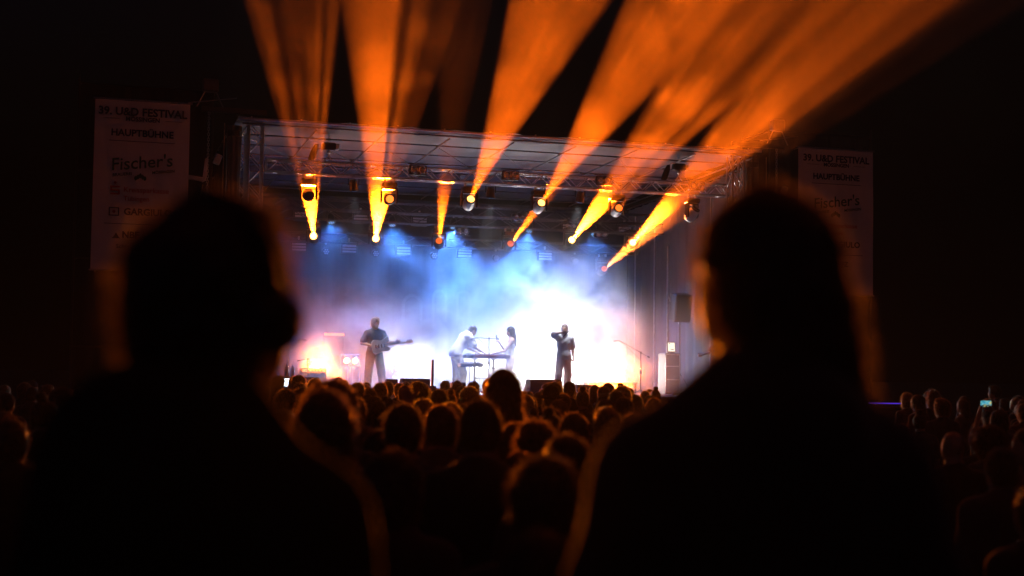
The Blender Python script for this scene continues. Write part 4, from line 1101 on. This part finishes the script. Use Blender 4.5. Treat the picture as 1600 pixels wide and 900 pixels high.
LINES = [('39. U&D FESTIVAL', 3.56, .2, 1.94, navy, 0, .006), ('MÖSSINGEN', 3.40, .09, .74, navy, 0, .003), ('HAUPTBÜHNE', 3.08, .19, 1.36, navy, 0, .006),
         ("Fischer's", 2.42, .42, 1.34, green, .12, .004), ('BRAUEREI', 2.14, .08, .42, green, .1, .002), ('MÖSSINGEN', 2.24, .08, .5, green, .1, .002),
         ('Kreissparkasse', 1.8, .15, .98, red, 0, .001), ('Tübingen', 1.6, .15, .56, red, 0, .001), ('GARGIULO', 1.3, .19, 1.05, navy, 0, .006),
         ('NBF', .78, .15, .36, navy, 0, .005), ('FZ', .78, .15, .2, navy, 0, .004), ('Schreinerei', .52, .11, .6, navy, 0, .001), ('Mössingen', .3, .09, .4, navy, 0, .001)]
XOFF = {4: -.42, 5: .48, 6: .12, 7: -.09, 8: .17, 9: -.2, 10: .25, 11: -.2, 12: 0}
TM = [text_mesh(l[0], l[2], l[4], l[5], l[6]) for l in LINES]
def banner(x, w, z0, h, label, rz):
    t = thing('festival_banner', label, 'banner', STAGE @ T(x, -.1, z0) @ RZ(rz), 'festival banners beside the stage')
    v = []; n = 24
    for j in range(n + 1):
        for i in range(n + 1):
            v.append((-w / 2 + w * i / n, .012 * math.sin(i * .55 + j * .12) * math.sin(j * .28 + 1) + .006 * math.sin(i * 1.7 + j * .5), h * j / n))
    MB().add(v, [(j * (n + 1) + i, j * (n + 1) + i + 1, (j + 1) * (n + 1) + i + 1, (j + 1) * (n + 1) + i) for j in range(n) for i in range(n)]).build('cloth', cloth_l, t, smooth=True)
    for k, l in enumerate(LINES):
        me = TM[k]; s = fit(me, l[3])
        rot = RY(-7) if k in (3, 4, 5) else Matrix.Identity(4)
        put('lettering', me, t, T(XOFF.get(k, 0), -.024, l[1] * h / 3.82) @ rot @ UPM @ Matrix.Scale(s, 4))
    for z, a in ((2.9, .72), (1.03, .78)):
        MB().box((0, -.022, z * h / 3.82), (a * 2, .004, .012)).build('ruled_line', navy, t)
    for s in (-1, 1): MB().box((s * .68, -.022, 3.4 * h / 3.82), (.36, .004, .008)).build('ruled_line', navy, t)
    # bank emblem: S with a dot
    MB().box((-.56, -.022, 1.86 * h / 3.82), (.2, .004, .035)).build('emblem_bar', red, t); MB().box((-.56, -.022, 1.78 * h / 3.82), (.2, .004, .035)).build('emblem_bar', red, t); MB().box((-.56, -.022, 1.70 * h / 3.82), (.2, .004, .035)).build('emblem_bar', red, t)
    MB().box((-.645, -.0215, 1.82 * h / 3.82), (.035, .003, .08)).build('emblem_bar', red, t); MB().box((-.475, -.0215, 1.74 * h / 3.82), (.035, .003, .08)).build('emblem_bar', red, t)
    MB().cyl((-.56, -.02, 1.95 * h / 3.82), (-.56, -.024, 1.95 * h / 3.82), .032, n=14).build('emblem_dot', red, t)
    for (a, b, c, d) in ((-.67, 1.3, .025, .19), (-.47, 1.3, .025, .19)): MB().box((a, -.022, b * h / 3.82), (c, .004, d)).build('square_emblem', navy, t)
    for b in (1.215, 1.385): MB().box((-.57, -.0215, b * h / 3.82), (.2, .003, .025)).build('square_emblem', navy, t)
    MB().cyl((-.57, -.02, 1.3 * h / 3.82), (-.57, -.024, 1.3 * h / 3.82), .035, n=14).build('round_emblem', red, t)
    MB().prism([(-.6, .7), (-.42, .7), (-.45, .73), (-.51, .83), (-.57, .73)][::-1], -.024, -.020).build('triangle_emblem', navy, t)
    for k in range(5):
        a = k * .5; MB().prism([(0, -.06), (.035, -.02), (.03, .03), (0, .06), (-.03, .03), (-.035, -.02)][::-1], -.024, -.0205, T(-.02 + .05 * (k - 2), 0, 2.13 * h / 3.82 - .03 * abs(k - 2))).build('hop_leaf', green, t)
    MB().cyl((-w / 2 - .05, 0, h + .02), (w / 2 + .05, 0, h + .02), .02).build('top_bar', steel, t); MB().cyl((-w / 2 - .03, 0, -.02), (w / 2 + .03, 0, -.02), .018).build('bottom_bar', steel, t)
    for s in (-1, 1):
        for z in (h + .02, -.02): MB().cyl((s * w * .45, .0, z), (s * w * .45, .55, z), .012, n=6).build('tie_bar', steel, t)
banner(-8.7, 2.08, 4.12, 3.82, 'festival banner with sponsor names left of the stage, dim and brownish', 0)
banner(8.9, 2.2, 4.1, 3.78, 'festival banner with sponsor names right of the stage, half covered by a head', 0)
def wing(x, label, w=3.0):
    t = thing('scaffold_tower', label, 'scaffold', STAGE @ T(x, .5, 0))
    for a in (-w / 2, w / 2):
        for b in (0, 1.6):
            MB().cyl((a, b, .0), (a, b, 8.6), .024).build('standard', black_metal, t)
            MB().box((a, b, .012), (.18, .18, .024)).build('base_plate', black_metal, t)
    for z in (.4, 2.4, 4.4, 6.4, 8.4):
        for b in (0, 1.6): MB().cyl((-w / 2, b + .05, z), (w / 2, b + .05, z), .022).build('ledger', black_metal, t)
        for a in (-w / 2, w / 2): MB().cyl((a + .05, 0, z), (a + .05, 1.6, z), .022).build('ledger', black_metal, t)
    for z in (.4, 2.4, 4.4, 6.4): MB().cyl((-w / 2, 1.66, z), (w / 2, 1.66, z + 2), .02).build('diagonal', black_metal, t)
    n = 40; v = []
    for j in range(2):
        for i in range(n + 1): v.append((-w / 2 + w * i / n, .12 + .03 * math.sin(i * 1.3), .5 + 7.9 * j))
    MB().add(v, [(i, i + 1, n + 2 + i, n + 1 + i) for i in range(n)]).build('cover_cloth', black, t, smooth=True)
wing(-8.6, 'black clad scaffold tower behind the left festival banner'); wing(8.8, 'black clad scaffold tower behind the right festival banner')
# cantilever hoists with a hanging bracket
def cantilever(s, x, label):
    t = thing('hanging_point', label, 'hoist', STAGE @ T(x, .1, 7.9))
    MB().box((s * .55, 0, .0), (1.5, .1, .12), bev=.01).build('beam', black_metal, t)
    MB().box((0, 0, .55), (.36, .22, .3), bev=.03).build('motor_box', M('motor_grey', (.1, .1, .11), .5), t)
    for k in (-1, 1): MB().cyl((k * .3, 0, .05), (k * .12, 0, .42), .015, n=6).build('strut', steel, t)
    MB().cyl((-.5, 0, .12), (.6, 0, .3), .012, n=6).build('strut', steel, t)
    chain(MB(), -.02, 0, -2.5, .0, .02).build('chain', steel, t)
    MB().prism([(-.04, -1.35), (.05, -1.3), (.09, -.75), (.02, -.8)], -.03, .03, T(-.1, 0, -.35)).build('bracket_plate', M('pale_bracket', (.6, .66, .66), .45), t)
    MB().prism([(-.42, -1.28), (-.02, -1.33), (.02, -1.24), (-.36, -1.2)], -.05, .05, T(-.1, 0, -.35)).build('bracket_arm', M('pale_bracket', (.6, .66, .66), .45), t)
    MB().box((.2, 0, -1.15), (.16, .1, .24), RY(20).to_3x3(), bev=.02).build('junction_box', M('pale_bracket', (.6, .66, .66), .45), t)
    MB().path([(-.12, 0, -1.75), (-.18, .02, -2.1), (-.3, 0, -2.3)], .012, 6).build('strap', M('yellow_strap', (.4, .3, .05), .7), t)
cantilever(1, -7.2, 'hoist and chain with pale bracket hanging left of the stage')
cantilever(-1, 7.3, 'hoist and chain with pale bracket hanging right of the stage')
for s, l in ((-1, 'thin rope hanging beside the left truss tower'), (1, 'thin rope hanging beside the right truss tower')):
    t = thing('rope', l, 'rope', STAGE @ T(s * 6.9, -.1, .02))
    MB().path([(0, 0, 0), (.02 * s, 0, 2.5), (.0, .02, 5), (-.02 * s, 0, 7.55)], .012, 6).build('strand', M('rope_hemp', (.3, .25, .18), .9), t)
    MB().cyl((0, 0, -.02), (0, 0, .08), .03, n=8).build('knot', M('rope_hemp', (.3, .25, .18), .9), t)
# bar with a violet light line at the far right
br = thing('bar_counter', 'low bar counter with a violet light line at the far right', 'counter', STAGE @ T(8.7, -2.6, 0) @ RZ(-14))
MB().box((0, .35, .6), (2.4, .6, 1.2), bev=.01).build('counter_body', black, br)
MB().box((0, .3, 1.23), (2.5, .8, .05), bev=.01).build('counter_top', M('bar_wood', (.12, .07, .04), .5), br)
for k in range(6): MB().box((-1.0 + .4 * k, .04, .6), (.39, .02, 1.1), bev=.004).build('front_board', M('bar_wood', (.12, .07, .04), .5), br)
for k in (-1, 0, 1): MB().cyl((k * 1.1, .3, 1.25), (k * 1.1, .3, 1.4), .02).build('post', black_metal, br)
MB().box((0, .0, 1.32), (1.62, .03, .025)).build('light_line', EM('violet_line', (.09, .03, .6), .9), br)
MB().box((0, .04, 1.32), (2.4, .04, .06)).build('light_rail', black_metal, br)
# crowd barrier in front of the stage
for k in range(6):
    t = thing('crowd_barrier', 'aluminium crowd barrier panel before the stage, %s from the left' % ['first', 'second', 'third', 'fourth', 'fifth', 'last'][k], 'barrier', STAGE @ T(-6.25 + 2.5 * k, -2.6, 0), 'crowd barriers before the stage')
    for x in (-1.2, 1.2): MB().cyl((x, 0, .02), (x, 0, 1.15), .022).build('post', alu, t)
    for z in (.1, 1.15): MB().cyl((-1.2, 0, z), (1.2, 0, z), .022).build('rail', alu, t)
    MB().box((0, .02, .62), (2.34, .006, .95)).build('sheet', alu, t)
    for x in (-.9, .9): MB().path([(x, .04, 1.0), (x, 1.0, .02)], .02, 6).build('strut', alu, t)

# ------------------------------------------------------------------ stage smoke and the night haze
def smoke():
    m = bpy.data.materials.new('stage_smoke'); m.use_nodes = True; nt = m.node_tree; nt.nodes.clear(); N = nt.nodes.new; L = nt.links.new
    out = N('ShaderNodeOutputMaterial'); pv = N('ShaderNodeVolumePrincipled'); L(pv.outputs[0], out.inputs['Volume'])
    pv.inputs['Color'].default_value = (.95, .95, .95, 1); pv.inputs['Anisotropy'].default_value = .5
    tc = N('ShaderNodeTexCoord')
    nz = N('ShaderNodeTexNoise'); nz.inputs['Scale'].default_value = .75; nz.inputs['Detail'].default_value = 5; nz.inputs['Roughness'].default_value = .6; nz.inputs['Distortion'].default_value = .7
    L(tc.outputs['Object'], nz.inputs['Vector'])
    rp = N('ShaderNodeMapRange'); rp.interpolation_type = 'SMOOTHSTEP'; rp.inputs[1].default_value = .44; rp.inputs[2].default_value = .6; rp.inputs[3].default_value = .05; rp.inputs[4].default_value = 1.15; L(nz.outputs[0], rp.inputs[0])
    tot = None
    for (c, r, k) in PUFFS:
        a = N('ShaderNodeVectorMath'); a.operation = 'SUBTRACT'; a.inputs[1].default_value = c; L(tc.outputs['Object'], a.inputs[0])
        b = N('ShaderNodeVectorMath'); b.operation = 'DIVIDE'; b.inputs[1].default_value = r; L(a.outputs[0], b.inputs[0])
        l = N('ShaderNodeVectorMath'); l.operation = 'LENGTH'; L(b.outputs[0], l.inputs[0])
        g = N('ShaderNodeMapRange'); g.interpolation_type = 'SMOOTHSTEP'; g.inputs[1].default_value = 1; g.inputs[2].default_value = .1; g.inputs[3].default_value = 0; g.inputs[4].default_value = k
        L(l.outputs['Value'], g.inputs[0])
        if tot is None: tot = g.outputs[0]
        else:
            s = N('ShaderNodeMath'); L(tot, s.inputs[0]); L(g.outputs[0], s.inputs[1]); tot = s.outputs[0]
    mu = N('ShaderNodeMath'); mu.operation = 'MULTIPLY'; L(tot, mu.inputs[0]); L(rp.outputs[0], mu.inputs[1])
    veil = N('ShaderNodeMapRange'); veil.inputs[1].default_value = 3.2; veil.inputs[2].default_value = 1.2; veil.inputs[3].default_value = 0; veil.inputs[4].default_value = .085   # thin even fog lying on the front of the stage
    sp_ = N('ShaderNodeSeparateXYZ'); L(tc.outputs['Object'], sp_.inputs[0])
    dz = N('ShaderNodeMapRange'); dz.interpolation_type = 'SMOOTHSTEP'; dz.inputs[1].default_value = 4.6; dz.inputs[2].default_value = 2.4; L(sp_.outputs['Z'], dz.inputs[0])
    L(sp_.outputs['Y'], veil.inputs[0]); vz = N('ShaderNodeMath'); vz.operation = 'MULTIPLY'; L(veil.outputs[0], vz.inputs[0]); L(dz.outputs[0], vz.inputs[1])
    ad = N('ShaderNodeMath'); L(mu.outputs[0], ad.inputs[0]); L(vz.outputs[0], ad.inputs[1]); uz = N('ShaderNodeMapRange'); uz.interpolation_type = 'SMOOTHSTEP'; uz.inputs[1].default_value = 3.8; uz.inputs[2].default_value = 6.0; uz.inputs[3].default_value = 0; uz.inputs[4].default_value = .013; L(sp_.outputs['Z'], uz.inputs[0])   # stale fog gathered under the roof
    uy = N('ShaderNodeMapRange'); uy.interpolation_type = 'SMOOTHSTEP'; uy.inputs[1].default_value = .6; uy.inputs[2].default_value = 3.6; L(sp_.outputs['Y'], uy.inputs[0])
    um = N('ShaderNodeMath'); um.operation = 'MULTIPLY'; L(uz.outputs[0], um.inputs[0]); L(uy.outputs[0], um.inputs[1])
    a2 = N('ShaderNodeMath'); L(ad.outputs[0], a2.inputs[0]); L(um.outputs[0], a2.inputs[1]); L(a2.outputs[0], pv.inputs['Density'])
    m.cycles.volume_step_rate = .5
    return m
PUFFS = [((-3.6, 6.0, 2.1), (1.5, 2.4, 1.2), .2), ((0, 8.0, 3.2), (7.5, 2.2, 3.2), .12), ((3.1, 4.2, 2.9), (2.1, 3.2, 3.1), 1.0), ((1.2, 5.0, 2.2), (2.4, 2.8, 1.8), .35), ((-.8, 6.0, 1.9), (1.8, 2.4, 1.3), .5), ((1.8, 5.0, 4.0), (2.8, 3.2, 2.2), .4),
         ((-2.8, 6, 2.4), (2.4, 3.0, 1.6), .16), ((5.4, 5.8, 2.0), (1.2, 2.2, 1.2), .3), ((2.2, 1.2, 2.4), (2.2, 1.4, 1.9), 1.0), ((0, 5.0, 3.2), (7.5, 5.0, 4.0), .04), ((-2.8, 1.2, 2.0), (1.7, 1.3, 1.4), .45), ((0, 1.1, 2.0), (1.8, 1.3, 1.4), .6)]
tag(MB().box((0, 4.75, (DECK + 7.1) / 2 + .02), (12.4, 8.4, 7.1 - DECK)).build('smoke', smoke(), None, STAGE.copy()), 'pale stage smoke drifting up around the singer', 'smoke', kind='stuff')
hz = bpy.data.materials.new('night_haze'); hz.use_nodes = True; nt = hz.node_tree; nt.nodes.clear()
out = nt.nodes.new('ShaderNodeOutputMaterial'); pv = nt.nodes.new('ShaderNodeVolumePrincipled'); nt.links.new(pv.outputs[0], out.inputs['Volume'])
pv.inputs['Density'].default_value = .0011; pv.inputs['Color'].default_value = (.92, .92, .92, 1); pv.inputs['Anisotropy'].default_value = .15
tag(MB().box((0, 30, 7), (120, 90, 16)).build('haze', hz), 'thin haze in the night air over the crowd and stage', 'haze', kind='stuff')

def drift():
    m = bpy.data.materials.new('drifting_smoke'); m.use_nodes = True; nt = m.node_tree; nt.nodes.clear(); N = nt.nodes.new; L = nt.links.new
    out = N('ShaderNodeOutputMaterial'); pv = N('ShaderNodeVolumePrincipled'); L(pv.outputs[0], out.inputs['Volume'])
    pv.inputs['Color'].default_value = (.92, .92, .92, 1); pv.inputs['Anisotropy'].default_value = .15
    tc = N('ShaderNodeTexCoord'); nz = N('ShaderNodeTexNoise'); nz.inputs['Scale'].default_value = .6; nz.inputs['Detail'].default_value = 4; nz.inputs['Roughness'].default_value = .6; nz.inputs['Distortion'].default_value = .9
    L(tc.outputs['Object'], nz.inputs['Vector'])
    rp = N('ShaderNodeMapRange'); rp.interpolation_type = 'SMOOTHSTEP'; rp.inputs[1].default_value = .42; rp.inputs[2].default_value = .68; rp.inputs[3].default_value = 0; rp.inputs[4].default_value = .003; L(nz.outputs[0], rp.inputs[0])
    L(rp.outputs[0], pv.inputs['Density'])
    m.cycles.volume_step_rate = .5
    return m
tag(MB().box((1.5, -4.9, 9.0), (18, 8.6, 4.4)).build('smoke', drift(), None, STAGE.copy()), 'thin smoke drifting through the orange beams above the crowd', 'smoke', kind='stuff')
